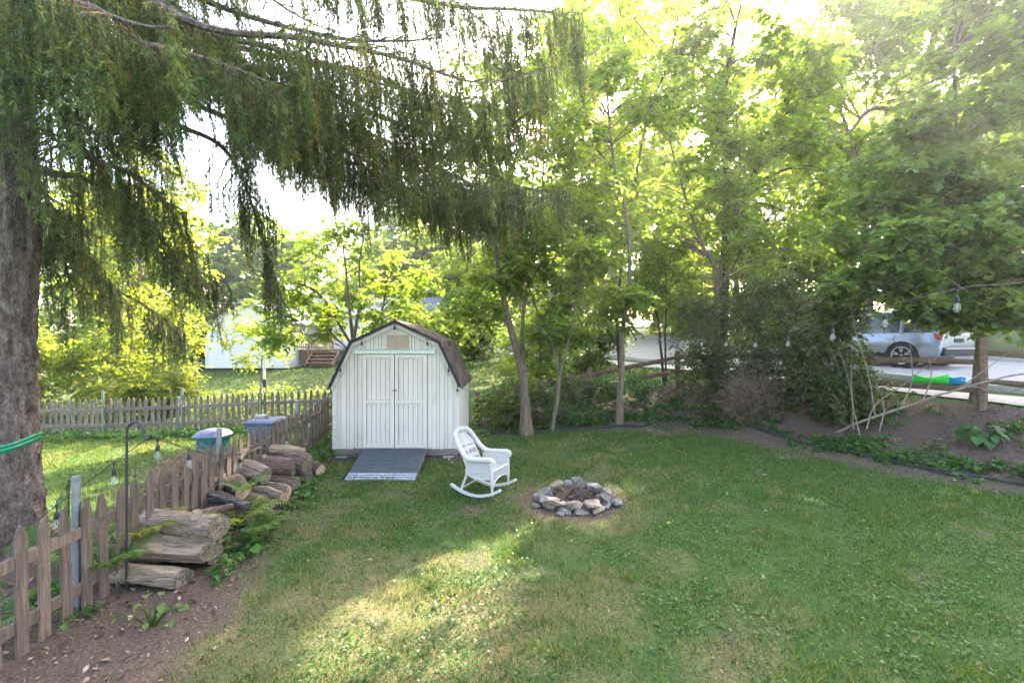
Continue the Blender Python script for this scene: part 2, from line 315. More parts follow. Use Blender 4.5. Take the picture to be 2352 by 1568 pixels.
def masks(x, y):
    n = fbm(x, y, 1.3, 3) - .5
    mul = np.where(inpoly(x, y, BANK), sstep(-.02, .10, dline(x, y, EDGE) + n * .1), 0.0)
    # bare worn soil on the lawn side of the edging, widest at the inside corner
    wid = .4 + 1.2 * np.exp(-((x - 5.0) ** 2 + (y - 11.2) ** 2) / 2.2) + .45 * np.exp(-((x - 6.3) ** 2 + (y - 8.6) ** 2) / 2.5)
    wear = np.where(inpoly(x, y, BANK), 0, sstep(wid, wid * .3, dline(x, y, EDGE[2:]) + n * .5)) * .9
    side = np.where(inpoly(x, y, SIDE_DIRT), 1.0, 0.0) * sstep(-.05, .4, dline(x, y, SIDE_DIRT + SIDE_DIRT[:1]) + n * .6)
    fd = np.hypot((x - FIRE[0]), (y - FIRE[1]))
    pit = sstep(.95, .55, fd + n * .4)
    sh = sstep(.5, .0, np.maximum(np.maximum(-3.5 - x, x + .95), np.maximum(8.75 - y, y - 10.9)) + n * .5)
    spots = sstep(.69, .8, fbm(x, y, 1.1, 21)) * .6
    patch = 0.8 * sstep(.28, .1, np.hypot(x + .53, y - 6.1) + n * .2)          # bare patch before the chair
    soil = np.clip(np.maximum.reduce([wear, side, pit, sh, patch, spots * .7]), 0, 1)
    dry = np.clip(sstep(.48, .70, fbm(x, y, 1.3, 40)) * .45 + sstep(.5, .7, fbm(x, y, 4.0, 44)) * .25 + sstep(1.6, .6, fd) * .55 + sstep(2.6, .6, np.hypot(x + 1.2, y - 2.9)) * .4 - sstep(.6, 2.2, x - y * .1) * .28, 0, 1)
    return soil, mul, dry
def axis(lo, hi, step, far, g=1.18):
    a = list(np.arange(lo, hi + 1e-6, step)); s = step; v = hi
    while v < far: s *= g; v += s; a.append(v)
    s = step; v = lo; pre = []
    while v > -far: s *= g; v -= s; pre.append(v)
    return np.array(pre[::-1] + a)
xs = axis(-14, 13, .14, 300); ys = axis(-1, 17, .14, 300)
GX, GY = np.meshgrid(xs, ys, indexing='ij'); GZ = gz(GX, GY)
soil, mul, dry = masks(GX, GY)
GZ = GZ + (fbm(GX, GY, 2.2, 5) - .5) * .03 + mul * (fbm(GX, GY, 3.5, 9) - .5) * .10
nx, ny = GX.shape; idx = np.arange(nx * ny).reshape(nx, ny)
Fq = np.stack([idx[:-1, :-1], idx[1:, :-1], idx[1:, 1:], idx[:-1, 1:]], -1).reshape(-1, 4)
def ground_mat():
    m = bpy.data.materials.new('ground'); m.use_nodes = True; t = m.node_tree; l = t.links; b = t.nodes['Principled BSDF']
    b.inputs['Roughness'].default_value = .95; b.inputs['Specular IOR Level'].default_value = .15
    tc = nn(t, 'ShaderNodeTexCoord')
    def noise(s, d=6):
        n = nn(t, 'ShaderNodeTexNoise'); n.inputs['Scale'].default_value = s; n.inputs['Detail'].default_value = d; n.inputs['Roughness'].default_value = .7
        l.new(tc.outputs['Object'], n.inputs['Vector']); return n
    def ramp(n, cs, ps):
        r = nn(t, 'ShaderNodeValToRGB'); e = r.color_ramp.elements
        while len(e) < len(cs): e.new(.5)
        for i, c in enumerate(cs): e[i].position = ps[i]; e[i].color = (*c, 1)
        l.new(n.outputs['Fac'], r.inputs['Fac']); return r.outputs['Color']
    def mixc(f, a, c):
        g = nn(t, 'ShaderNodeMix'); g.data_type = 'RGBA'; l.new(f, g.inputs[0]); l.new(a, g.inputs[6]); l.new(c, g.inputs[7]); return g.outputs[2]
    def attr(n):
        a = nn(t, 'ShaderNodeAttribute'); a.attribute_name = n; return a.outputs['Fac']
    fine = noise(55); mid = noise(4.0)
    gr = mixc(mid.outputs['Fac'], ramp(fine, [(.02, .045, .012), (.04, .085, .019), (.08, .115, .036)], [.3, .5, .72]), ramp(fine, [(.023, .054, .014), (.05, .10, .022), (.095, .122, .044)], [.3, .5, .7]))
    dr = ramp(fine, [(.07, .065, .03), (.16, .13, .065), (.27, .21, .12)], [.3, .5, .7])
    so = ramp(fine, [(.045, .032, .025), (.098, .070, .053), (.20, .148, .112)], [.3, .5, .72])
    mu = ramp(noise(38, 8), [(.042, .029, .022), (.098, .069, .053), (.20, .147, .113)], [.32, .5, .72])
    c = mixc(attr('dry'), gr, dr); c = mixc(attr('soil'), c, so); c = mixc(attr('mulch'), c, mu)
    l.new(c, b.inputs['Base Color'])
    bp = nn(t, 'ShaderNodeBump'); bp.inputs['Strength'].default_value = .9; bp.inputs['Distance'].default_value = .04
    l.new(noise(30, 8).outputs['Fac'], bp.inputs['Height']); l.new(bp.outputs[0], b.inputs['Normal'])
    return m
gme = np_mesh('ground', np.stack([GX, GY, GZ], -1).reshape(-1, 3), Fq, ground_mat(), {'soil': soil, 'mulch': mul, 'dry': dry}, smooth=True)
ground = props(link('ground', gme), 'lawn, bare soil and mulched bank of the back yard', 'ground', kind='structure')
def gzs(x, y):                                   # surface height with the small relief
    x = np.asarray(x, float); y = np.asarray(y, float); s, m, d = masks(x, y)
    return gz(x, y) + (fbm(x, y, 2.2, 5) - .5) * .03 + m * (fbm(x, y, 3.5, 9) - .5) * .10
def gs1(x, y): return float(gzs(np.array([x]), np.array([y]))[0])
# road, verge kerb and sidewalk: strips laid along the street, following the terrain
def strip(o0, o1, t0, t1, lift, mt, name, label, cat, step=.5, nacross=8):
    tt = np.arange(t0, t1 + .01, step); oo = np.linspace(o0, o1, nacross)
    T, O = np.meshgrid(tt, oo, indexing='ij'); X = S0[0] + SD[0] * T + SN[0] * O; Y = S0[1] + SD[1] * T + SN[1] * O
    X = X - .0035 * np.clip(T - 12, 0, None) ** 2 * .5
    Z = gz(X, Y) + lift; a, b2 = T.shape; ix = np.arange(a * b2).reshape(a, b2)
    F = np.stack([ix[:-1, :-1], ix[:-1, 1:], ix[1:, 1:], ix[1:, :-1]], -1).reshape(-1, 4)
    return props(link(name, np_mesh(name, np.stack([X, Y, Z], -1).reshape(-1, 3), F, mt, smooth=True)), label, cat, kind='structure')
M['sidewalk'] = mat('sidewalk_concrete', [(.34, .32, .28), (.48, .45, .40)], 1.5, .9, .2, fine=30, dist=.005)
M['road'] = mat('pale_worn_asphalt', [(.26, .255, .25), (.38, .37, .36)], 1.2, .9, .25, fine=60, dist=.005)
strip(-.75, .75, -14, 60, .035, M['sidewalk'], 'sidewalk', 'pale concrete sidewalk beyond the split rail fence', 'sidewalk')
strip(1.75, 9.0, -14, 60, .03, M['road'], 'road', 'pale street running past the yard behind the trees', 'road')
def kerb(off, name, label):
    mb = MB(); pts = []
    for t in np.arange(-14, 60, 1.0):
        x = S0[0] + SD[0] * t + SN[0] * off - .0035 * max(t - 12, 0) ** 2 * .5; y = S0[1] + SD[1] * t + SN[1] * off; pts.append(Vector((x, y, g1(x, y) + .07)))
    for a, b2 in zip(pts[:-1], pts[1:]): mb.beam(a, b2, .15, .16)
    o = mb.build(name, M['concrete']); props(o, label, 'kerb', kind='structure')
kerb(1.68, 'kerb', 'concrete kerb on the near side of the street'); kerb(9.07, 'kerb', 'concrete kerb on the far side of the street')
# ------------------------------------------------------------------ turf
def blades(x, y, h, w, v, lean=.5, seed=1):
    r = np.random.default_rng(seed); n = len(x); z = gzs(x, y) - .004
    a = r.random(n) * 2 * np.pi; la = r.random(n) * 2 * np.pi; ln = h * lean * (.3 + r.random(n))
    dx, dy = np.cos(a) * w / 2, np.sin(a) * w / 2
    V = np.empty((n, 3, 3)); V[:, 0] = np.stack([x - dx, y - dy, z], -1); V[:, 1] = np.stack([x + dx, y + dy, z], -1)
    V[:, 2] = np.stack([x + np.cos(la) * ln, y + np.sin(la) * ln, z + h], -1)
    return V.reshape(-1, 3), np.arange(3 * n).reshape(n, 3), np.repeat(v, 3)
def turf(n, x0, x1, y0, y1, power, hs, ws, seed, tint=0.0):
    r = np.random.default_rng(seed)
    y = y0 + (y1 - y0) * r.random(n) ** power; x = x0 + (x1 - x0) * r.random(n)
    k = np.abs(x) < y * 1.2 + 1.0; x, y = x[k], y[k]
    s, m, d = masks(x, y); keep = r.random(len(x)) > np.clip(s * 1.05 + m * 1.2, 0, .97)
    keep &= ~((x > -3.5) & (x < -1.0) & (y > 8.7) & (y < 10.9)); keep &= np.hypot(x - FIRE[0], y - FIRE[1]) > .6
    x, y, d, s = x[keep], y[keep], d[keep], s[keep]; n = len(x)
    clump = fbm(x, y, 3.0, 77); v = np.clip(.34 + (clump - .5) * .6 + r.normal(0, .19, n) + tint, 0, .72)
    v = np.where(r.random(n) < .10 + d * .55 + s * .3, .72 + .28 * r.random(n), v)
    h = (hs[0] + (hs[1] - hs[0]) * r.random(n) ** 1.5) * (.45 + 1.25 * np.clip((clump - .25) * 2, 0, 1) ** 1.5 + (r.random(n) < .02) * .9); w = ws * (.7 + .6 * r.random(n)) * np.clip(y / 5, .8, 2.2)
    return blades(x, y, h, w, v, .8, seed + 5)
V, F, A = turf(330000, -4.6, 9, 2.0, 12.6, 1.5, (.02, .06), .0105, 1)
props(link('lawn_grass', np_mesh('lawn_grass', V, F, M['grass'], {'v': A})), 'short patchy turf of the back yard lawn', 'grass', kind='stuff')
V, F, A = turf(90000, -14, -4.2, 4.5, 13, .9, (.03, .07), .010, 2, .12)
props(link('sunny_grass', np_mesh('sunny_grass', V, F, M['grass'], {'v': A})), 'sunlit grass of the side yard behind the picket fence', 'grass', kind='stuff')
def far_turf():
    r = np.random.default_rng(8); n = 42000; x = -18 + 36 * r.random(n); y = 12.8 + 20 * r.random(n) ** 1.3
    off = (x - S0[0]) * SN[0] + (y - S0[1]) * SN[1]; k = (off < -.9) & ~inpoly(x, y, BANK) & (np.abs(x) < y * 1.2); x, y = x[k], y[k]; n = len(x)
    v = np.clip(.5 + (fbm(x, y, .8, 71) - .5) * .9 + r.normal(0, .12, n), 0, .95)
    return blades(x, y, .05 + .06 * r.random(n), .03 * (y / 14), v, .8, 9)
V, F, A = far_turf()
props(link('neighbour_grass', np_mesh('neighbour_grass', V, F, M['grass'], {'v': A})), 'bright mown grass beyond the fences', 'grass', kind='stuff')
# broad-leaf clover and creeping weeds in the lawn, and loose debris on soil and mulch: flat little quads
def flakes(x, y, size, v, lift=.01, tilt=.5, aspect=.8, seed=3):
    r = np.random.default_rng(seed); n = len(x); z = gzs(x, y) + lift
    N = np.stack([r.normal(0, tilt, n), r.normal(0, tilt, n), np.ones(n)], -1); N /= np.linalg.norm(N, axis=1)[:, None]
    a = r.random(n) * 6.283; D = np.stack([np.cos(a), np.sin(a), np.zeros(n)], -1); D -= N * (D * N).sum(1)[:, None]; D /= np.linalg.norm(D, axis=1)[:, None]
    S = np.cross(N, D); C = np.stack([x, y, z], -1); s = size[:, None]
    V = np.empty((n, 4, 3)); V[:, 0] = C - D * s * .5; V[:, 1] = C + S * s * .5 * aspect + N * s * .08; V[:, 2] = C + D * s * .5; V[:, 3] = C - S * s * .5 * aspect + N * s * .08
    return V.reshape(-1, 3), np.arange(4 * n).reshape(n, 4), np.repeat(v, 4)
r = np.random.default_rng(31); n = 70000
y = 2.1 + 10 * r.random(n) ** 1.35; x = -3.6 + 12 * r.random(n); s, m, d = masks(x, y)
k = (r.random(n) < np.clip((fbm(x, y, 1.6, 61) - .40) * 3.5, 0.04, 1)) & (s + m < .35) & ~((x > -3.5) & (x < -1.0) & (y > 8.7)) & (np.hypot(x - FIRE[0], y - FIRE[1]) > .75) & (np.abs(x) < y * 1.2 + .5); x, y = x[k], y[k]
V, F, A = flakes(x, y, .016 + .022 * r.random(len(x)), np.clip(r.normal(.3, .18, len(x)), 0, 1), .022, .35, .9)
props(link('clover', np_mesh('clover', V, F, M['weed'], {'v': A})), 'low clover and broadleaf weeds growing through the lawn', 'clover', kind='stuff')
n = 60000; y = 2.0 + 12 * r.random(n) ** 1.2; x = -6 + 17 * r.random(n); s, m, d = masks(x, y)
k = (r.random(n) < np.clip(s * .8 + m + .012, 0, 1)) & ~((x > -3.5) & (x < -1.0) & (y > 8.7) & (y < 10.9)); x, y = x[k], y[k]
V, F, A = flakes(x, y, .012 + .045 * r.random(len(x)) ** 2, np.clip(r.normal(.4, .28, len(x)), 0, 1), .006, .35, .45, 4)
props(link('leaf_litter', np_mesh('leaf_litter', V, F, M['litter'], {'v': A})), 'bark chips, dead leaves and twigs on the soil', 'litter', kind='stuff')
n = 190; y = 2.2 + 9 * r.random(n) ** 1.3; x = -2.8 + 10 * r.random(n); s, m, d = masks(x, y); k = (m < .3) & (np.abs(x) < y * 1.15) & ~((x > -3.5) & (x < -1.0) & (y > 8.6)); x, y = x[k], y[k]
V, F, A = flakes(x, y, .03 + .05 * r.random(len(x)) ** 2, np.clip(r.random(len(x)) * 1.1, 0, 1), .03, .5, .5, 8)
M['fallen'] = leafmat('fallen_leaf', [(.08, .05, .03), (.18, .12, .07), (.34, .28, .06), (.28, .23, .16)], .2, (1, 1, 1), .7, .2, 1)
props(link('fallen_leaves', np_mesh('fallen_leaves', V, F, M['fallen'], {'v': A})), 'scattered yellow and brown fallen leaves on the lawn', 'leaves', kind='stuff')
n = 9000; y = 2.1 + 11 * r.random(n) ** 1.2; x = -6 + 17 * r.random(n); s, m, d = masks(x, y)
k = (r.random(n) < np.clip(s * .6 + m * .8, 0, 1)) & ~((x > -3.5) & (x < -1.0) & (y > 8.7) & (y < 10.9)); x, y = x[k], y[k]
V, F, A = flakes(x, y, .035 + .06 * r.random(len(x)) ** 2, np.clip(r.normal(.45, .3, len(x)), 0, 1), .014, .55, .6, 14)
props(link('dead_leaves', np_mesh('dead_leaves', V, F, M['litter'], {'v': A})), 'curled dead leaves lying on the bare soil and bank', 'leaves', kind='stuff')
# ------------------------------------------------------------------ barn-roofed shed
ZF, ZB, XL, XR = 8.77, 10.75, -3.455, -1.025
XC = (XL + XR) / 2; ZS = .185
shed = thing('garden_shed', 'cream painted wooden garden shed with barn-style roof and double doors', 'shed', (XC, ZF + 1, 0))
def gam(x):                                   # underside of the roof at lateral position x
    a = abs(x - XC)
    return 2.60 - (2.60 - 2.215) * a / .83 if a < .83 else 2.215 - (2.215 - 1.40) * (a - .83) / (1.215 - .83)
def board_top(x0, x1): return [(x1, gam(x1))] + [(q, gam(q)) for q in sorted((XC, XC - .83, XC + .83), reverse=True) if x0 + 1e-4 < q < x1 - 1e-4] + [(x0, gam(x0))]
# front siding: one board per groove, alternating widths; recess behind
edges = [XL]; w = [.105, .055, .105, .055]; i = 0
while edges[-1] < XR - .06: edges.append(min(edges[-1] + w[i % 4] * (1 + random.uniform(-.05, .05)), XR)); i += 1
edges[-1] = XR
core = MB()
core.prism([(XL + .01, ZF + .012, ZS + .01), (XR - .01, ZF + .012, ZS + .01)] + [(x, ZF + .012, z - .01) for x, z in board_top(XL + .01, XR - .01)], (0, .05, 0))
wall = core.build('front_wall', M['groove'], shed)
for x0, x1 in zip(edges[:-1], edges[1:]):
    g = .0045; dz = random.uniform(-.006, .004)
    mb = MB(); mb.prism([(x0 + g, ZF, ZS + dz), (x1 - g, ZF, ZS + dz)] + [(x, ZF, z) for x, z in board_top(x0 + g, x1 - g)], (0, .012, 0))
    mb.build('siding_board', M['paint'], wall)
side = MB(); side.box((XR - .03, (ZF + ZB) / 2, (ZS + 1.36) / 2 + .01), (.04, ZB - ZF - .02, 1.36 - ZS)); sw = side.build('side_wall', M['groove'], shed)
y = ZF + .02; i = 0
while y < ZB - .05:
    y2 = min(y + w[i % 4], ZB - .01); mb = MB(); mb.box((XR - .004, (y + y2) / 2, (ZS + 1.37) / 2), (.014, y2 - y - .007, 1.37 - ZS)); mb.build('siding_board', M['paint'], sw); y = y2; i += 1
mb = MB(); mb.box((XL + .03, (ZF + ZB) / 2, (ZS + 1.36) / 2 + .01), (.05, ZB - ZF - .02, 1.36 - ZS)); mb.build('side_wall', M['paint'], shed)
mb = MB(); mb.prism([(XL + .01, ZB, ZS + .01), (XR - .01, ZB, ZS + .01)] + [(x, ZB, z - .01) for x, z in board_top(XL + .01, XR - .01)], (0, -.04, 0)); mb.build('back_wall', M['paint'], shed)
for x in (XL + .035, XR - .03): mb = MB(); mb.box((x, ZF - .008, (ZS + gam(x)) / 2 - .02), (.075, .016, gam(x) - ZS - .03)); mb.build('corner_board', M['paint_old'], shed)
# doors
def door(x0, x1, name_label):
    d = MB(); d.box(((x0 + x1) / 2, ZF - .018, 1.105), (x1 - x0 - .012, .02, 1.79)); o = d.build('door', M['groove'], shed); o['label'] = name_label
    n = 5; a, b2 = x0 + .074, x1 - .09
    for k in range(n):
        q0 = a + (b2 - a) * k / n; q1 = a + (b2 - a) * (k + 1) / n; mb = MB(); mb.box(((q0 + q1) / 2, ZF - .031, 1.105), (q1 - q0 - .009, .008, 1.72)); mb.build('door_board', M['paint'], o)
    def tr(xa, xb, za, zb, nm, yy=.047): mb = MB(); mb.box(((xa + xb) / 2, ZF - yy, (za + zb) / 2), (xb - xa, .026, zb - za)); mb.build(nm, M['paint'], o, bevel=.003)
    tr(x0 + .004, x0 + .066, .212, 2.0, 'stile'); tr(x1 - .082, x1 - .006, .212, 2.0, 'stile')
    tr(x0 + .068, x1 - .084, 1.93, 2.0, 'door_rail'); tr(x0 + .068, x1 - .084, 1.065, 1.135, 'door_rail', .048); tr(x0 + .068, x1 - .084, .214, .275, 'door_rail')
    return o
dl = door(-2.858, -2.252, 'left cream door leaf with three rails'); dr = door(-2.246, -1.625, 'right cream door leaf carrying the hasp')
for x0, x1 in ((-2.945, -2.866), (-1.617, -1.54)): mb = MB(); mb.box(((x0 + x1) / 2, ZF - .012, 1.10), (x1 - x0, .022, 1.80)); mb.build('door_casing', M['paint'], shed, bevel=.003)
mb = MB(); mb.box((-2.245, ZF - .035, 2.052), (1.55, .065, .075)); mb.box((-2.245, ZF - .045, 2.095), (1.57, .09, .012)); mb.build('door_track', M['track'], shed, bevel=.004)
mb = MB(); mb.box((-2.28, ZF - .058, 1.315), (.045, .012, .022)); mb.box((-2.225, ZF - .058, 1.315), (.05, .014, .04)); mb.tube([(-2.25, ZF - .07, 1.315), (-2.21, ZF - .07, 1.315)], .006, 6); mb.build('hasp', M['galv'], shed)
mb = MB(); mb.box((-2.193, ZF - .016, 2.243), (.445, .012, .275)); mb.build('vent_cover', M['ply'], shed)
mb = MB()
for a, b2 in (((-2.43, 2.243), (.03, .30)), ((-1.957, 2.243), (.03, .30))): mb.box((a[0], ZF - .014, a[1]), (b2[0], .016, b2[1]))
mb.box((-2.193, ZF - .014, 2.395), (.44, .016, .026)); mb.build('vent_trim', M['paint'], shed)
# floor frame: rim joist, skids, blocks
mb = MB(); mb.box((XC, ZF + .03, .125), (2.38, .05, .115)); mb.build('rim_joist', M['skid'], shed)
mb = MB(); mb.box((XR - .05, (ZF + ZB) / 2, .125), (.05, 1.95, .115)); mb.build('rim_joist', M['skid'], shed)
for yy in (ZF + .12, ZB - .2): mb = MB(); mb.box((XC + .02, yy, .035), (2.3, .1, .075)); mb.build('skid', M['skid'], shed)
for xx in (XL + .17, XR - .2): mb = MB(); mb.box((xx, ZF + .06, .0), (.2, .16, .09)); mb.build('block', M['block'], shed)
# roof: decks, trim and single shingles
roof = MB()
prof = [(XC - 1.245, 1.375), (XC - .845, 2.228), (XC, 2.622), (XC + .845, 2.228), (XC + 1.245, 1.375)]
Y0, Y1 = ZF - .07, ZB + .06
for (xa, za), (xb, zb) in zip(prof[:-1], prof[1:]):
    d = Vector((xb - xa, 0, zb - za)); nrm = Vector((-d.z, 0, d.x)).normalized()
    roof.prism([(xa, Y0, za), (xb, Y0, zb), (xb + nrm.x * .018, Y0, zb + nrm.z * .018), (xa + nrm.x * .018, Y0, za + nrm.z * .018)], (0, Y1 - Y0, 0))
ro = roof.build('roof', M['shingle'], shed)
sc = MB(); sc.box((0, 0, 0), (.148, .29, .007)); shme = [sc.mesh('shingle', M['shingle'])]
mb = MB(); mb.box((0, 0, 0), (.142, .27, .006)); mb.box((.02, .02, .004), (.09, .20, .004)); shme.append(mb.mesh('shingle', M['shingle']))
for side_ in (-1, 1):
    for (a0, z0), (a1, z1) in (((0, 2.622), (.845, 2.228)), ((.845, 2.228), (1.255, 1.355))):
        pa = Vector((XC + side_ * a0, 0, z0)); pb = Vector((XC + side_ * a1, 0, z1)); L = (pb - pa).length; d = (pb - pa) / L
        nr = Vector((-d.z, 0, d.x)); nr = nr if nr.z > 0 else -nr
        rows = int(L / .118)
        for q in range(rows + 1):
            s_ = min(.06 + q * .118, L - .05); off = (q % 2) * .145
            for k in range(8):
                yy = Y0 + .12 + k * .29 - off
                if yy < Y0 - .02 or yy > Y1 + .05: continue
                c = pa + d * s_ + nr * (.026 + .004 * math.sin(q * 9.7 + k * 5.1)); rotm = Matrix((d, Vector((0, 1, 0)), nr)).transposed() @ Matrix.Rotation(R(3.0 + random.uniform(-1.5, 3.5)), 3, 'Y') @ Matrix.Rotation(R(random.uniform(-1.5, 1.5)), 3, 'Z')
                mt = Matrix.Translation(Vector((c.x, yy, c.z)) - org(ro)) @ rotm.to_4x4()
                link('shingle', shme[(q * 3 + k) % 2], ro, mtx=mt)
mb = MB()
for sd in (-1, 1):
    mb.prism([(XC, Y0 - .01, 2.665), (XC + sd * .16, Y0 - .01, 2.588), (XC + sd * .16, Y0 - .01, 2.574), (XC, Y0 - .01, 2.650)], (0, Y1 - Y0 + .02, 0))
mb.build('ridge_cap', M['shingle'], ro)
mb = MB()                                     # dark drip edge and pale barge board along the front
for (xa, za), (xb, zb) in zip(prof[:-1], prof[1:]): mb.beam((xa, Y0 - .006, za + .012), (xb, Y0 - .006, zb + .012), .012, .05, up=(0, 1, 0) if False else (0, 0, 1))
mb.build('drip_edge', M['blackplastic'], ro)
mb = MB()
for (xa, za), (xb, zb) in zip(prof[:-1], prof[1:]):
    mb.beam((xa * .985 + XC * .015, Y0 + .03, za - .05), (xb * .985 + XC * .015, Y0 + .03, zb - .05), .022, .07)
mb.build('barge_board', M['paint'], ro)
# ramp of interlocking deck tiles
ra, rb = Vector((-2.74, 7.36, .012)), Vector((-2.235, 8.74, .20))
ramp = thing('ramp', 'sloping ramp of grey interlocking deck tiles leading up to the shed doors', 'ramp', (-2.3, 8.0, 0))
bl, br, tl, tr_ = Vector((-2.715, 7.35, .02)), Vector((-1.565, 7.35, .02)), Vector((-2.84, 8.70, .205)), Vector((-1.64, 8.70, .205))
def bil(u, v): return (bl * (1 - u) + br * u) * (1 - v) + (tl * (1 - u) + tr_ * u) * v
mb = MB(); nrm = Vector((0, -.13, .99)); mb.prism([bil(0, 0) - nrm * .014, bil(1, 0) - nrm * .014, bil(1, 1) - nrm * .014, bil(0, 1) - nrm * .014], (0, 0, -.03)); mb.build('ramp_board', M['skid'], ramp)
for sx in (0.02, .98): mb = MB(); mb.prism([bil(sx, .05) - nrm * .05, bil(sx, .98) - nrm * .05, Vector((bil(sx, .98).x, bil(sx, .98).y, .0)), Vector((bil(sx, .05).x, bil(sx, .05).y, -.01))], (.03 if sx < .5 else -.03, 0, 0)); mb.build('ramp_support', M['skid'], ramp)
rows = 5
for q in range(rows):
    for c in range(3):
        u0, u1, v0, v1 = c / 3, (c + 1) / 3, q / rows, (q + 1) / rows; t_ = MB(); ns = 3
        for k in range(ns):
            a, b2 = v0 + (v1 - v0) * k / ns, v0 + (v1 - v0) * (k + 1) / ns; e = .010; g = .007
            t_.prism([bil(u0 + g, a + e), bil(u1 - g, a + e), bil(u1 - g, b2 - e), bil(u0 + g, b2 - e)], -nrm * .014)
        o = t_.build('deck_tile', M['tilelight'] if q == 0 else M['tiledark'], ramp)
        if q == 0: o['label'] = 'pale grey deck tile at the foot of the ramp'
# ------------------------------------------------------------------ picket fences
def picket_mesh(h, w, t, m):
    mb = MB(); pr = [(-w / 2, 0, -.02), (w / 2, 0, -.02), (w / 2, 0, h - .13), (w * .42, 0, h - .08), (w * .22, 0, h - .025), (0, 0, h), (-w * .22, 0, h - .025), (-w * .42, 0, h - .08), (-w / 2, 0, h - .13)]
    mb.prism(pr, (0, t, 0)); return mb.mesh('picket', m)
def fence(name, label, a, b, h, m, posts, postm, rails, nskip=(), spacing=.183, front=-1, postoff=.07, posth=1.12, panels=None):
    a, b = Vector(a), Vector(b); d = (b - a); L = d.length; d.normalize(); ang = math.atan2(d.y, d.x); nrm = Vector((-d.y, d.x))
    f = thing(name, label, 'fence', (a.x, a.y, g1(a.x, a.y)))
    ms = [picket_mesh(h + k, .088 + j, .018, m) for k, j in ((0, 0), (.012, .003), (-.015, -.002), (.006, .004))]
    n = int(L / spacing)
    for i in range(n):
        p = a + d * (i * spacing + random.uniform(-.008, .008)); z = g1(p.x, p.y)
        link('picket', ms[random.randrange(4)], f, (p.x, p.y, z + random.uniform(-.01, .012)), (R(random.uniform(-1.5, 1.5)), R(random.uniform(-1.6, 1.6)), ang))
    segs = panels or [(0, 1)]
    for s0, s1 in segs:
        for hz in rails:
            p0 = a + d * L * s0 + nrm * front * -.03; p1 = a + d * L * s1 + nrm * front * -.03
            mb = MB(); mb.beam((p0.x, p0.y, g1(p0.x, p0.y) + hz), (p1.x, p1.y, g1(p1.x, p1.y) + hz + random.uniform(-.015, .015)), .038, .085); mb.build('rail', m, f)
    for s_ in posts:
        p = a + d * s_ + nrm * postoff; z = g1(p.x, p.y)
        mb = MB(); mb.lathe((p.x, p.y, z - .05), [(.03, 0), (.03, posth + .05), (.027, posth + .052), (.0, posth + .045)], 14); o = mb.build('post', postm, f, smooth=True)
        for hz in rails: mb = MB(); mb.lathe((p.x, p.y, z + hz - .025), [(.036, 0), (.036, .05)], 12); mb.box((p.x - nrm.x * postoff * .5, p.y - nrm.y * postoff * .5, z + hz), (.05, .05, .03)); mb.build('bracket', M['galv'], o)
    return f
fence('picket_fence', 'brown weathered picket fence running from the spruce along the woodpile to the shed', (-3.47, 2.72), (-4.08, 10.35), .93, M['picket'], (1.08, 3.2, 5.78), M['galv'], (.22, .68), postoff=.075, posth=1.13, front=-1, panels=[(0, .14), (.142, .42), (.422, .75), (.752, 1)])
fence('picket_fence', 'silvery weathered picket fence across the back of the sunny side yard', (-13.6, 12.75), (-4.0, 11.75), 1.0, M['picketgrey'], (2.45, 4.80, 7.05), M['galv'], (.27, .70), postoff=-.075, posth=1.22, front=1, panels=[(0, .255), (.257, .50), (.502, .735), (.737, 1)])
# ------------------------------------------------------------------ split rail fence
srf = thing('split_rail_fence', 'dark split rail fence along the top of the bank by the sidewalk', 'fence', (7.2, 11.6, .9))
posts = [(x, y, g1(x, y), h) for (x, y), h in zip(SPLIT, (1.0, 1.05, 1.05, 1.2, 1.42, 1.4))]
posts[0] = (-.95, 12.3, g1(-.95, 12.3), .85)
def rough_beam(a, b, w, h, m, parent, name, n=7):
    mb = MB(); a, b = Vector(a), Vector(b); d = (b - a); L = d.length; d.normalize(); up = Vector((0, 0, 1)) if abs(d.z) < .9 else Vector((0, 1, 0)); sd = d.cross(up).normalized(); u = sd.cross(d); k = 8
    vs_ = []; fs = []
    for i in range(n):
        t = i / (n - 1); c = a + d * L * t + sd * random.uniform(-.01, .01) + u * random.uniform(-.012, .012); tap = .75 if i in (0, n - 1) else 1
        for q in range(k):
            an = 2 * math.pi * (q + .5) / k; ca, sa = math.cos(an), math.sin(an); rr = 1 / max(abs(ca), abs(sa)) * .5 * random.uniform(.86, 1.0)
            vs_.append(c + sd * ca * rr * w * tap + u * sa * rr * h * tap)
    for i in range(n - 1):
        for q in range(k): q2 = (q + 1) % k; fs.append((i * k + q, i * k + q2, (i + 1) * k + q2, (i + 1) * k + q))
    fs.append(tuple(range(k))[::-1]); fs.append(tuple((n - 1) * k + q for q in range(k))); mb.add(vs_, fs)
    return mb.build(name, m, parent)
for x, y, z, h in posts: rough_beam((x, y, z - .1), (x + random.uniform(-.02, .02), y, z + h), .175, .165, M['rail'], srf, 'post')
for p, q in zip(posts[:-1], posts[1:]):
    for fa in ((.40, .80) if p is not posts[0] else (.35, .8)):
        rough_beam((p[0], p[1], p[2] + p[3] * fa * (.95 if p is posts[3] else 1)), (q[0], q[1], q[2] + q[3] * (fa - (.14 if q is posts[4] or q is posts[5] else 0))), .07, .135, M['rail'], srf, 'rail')
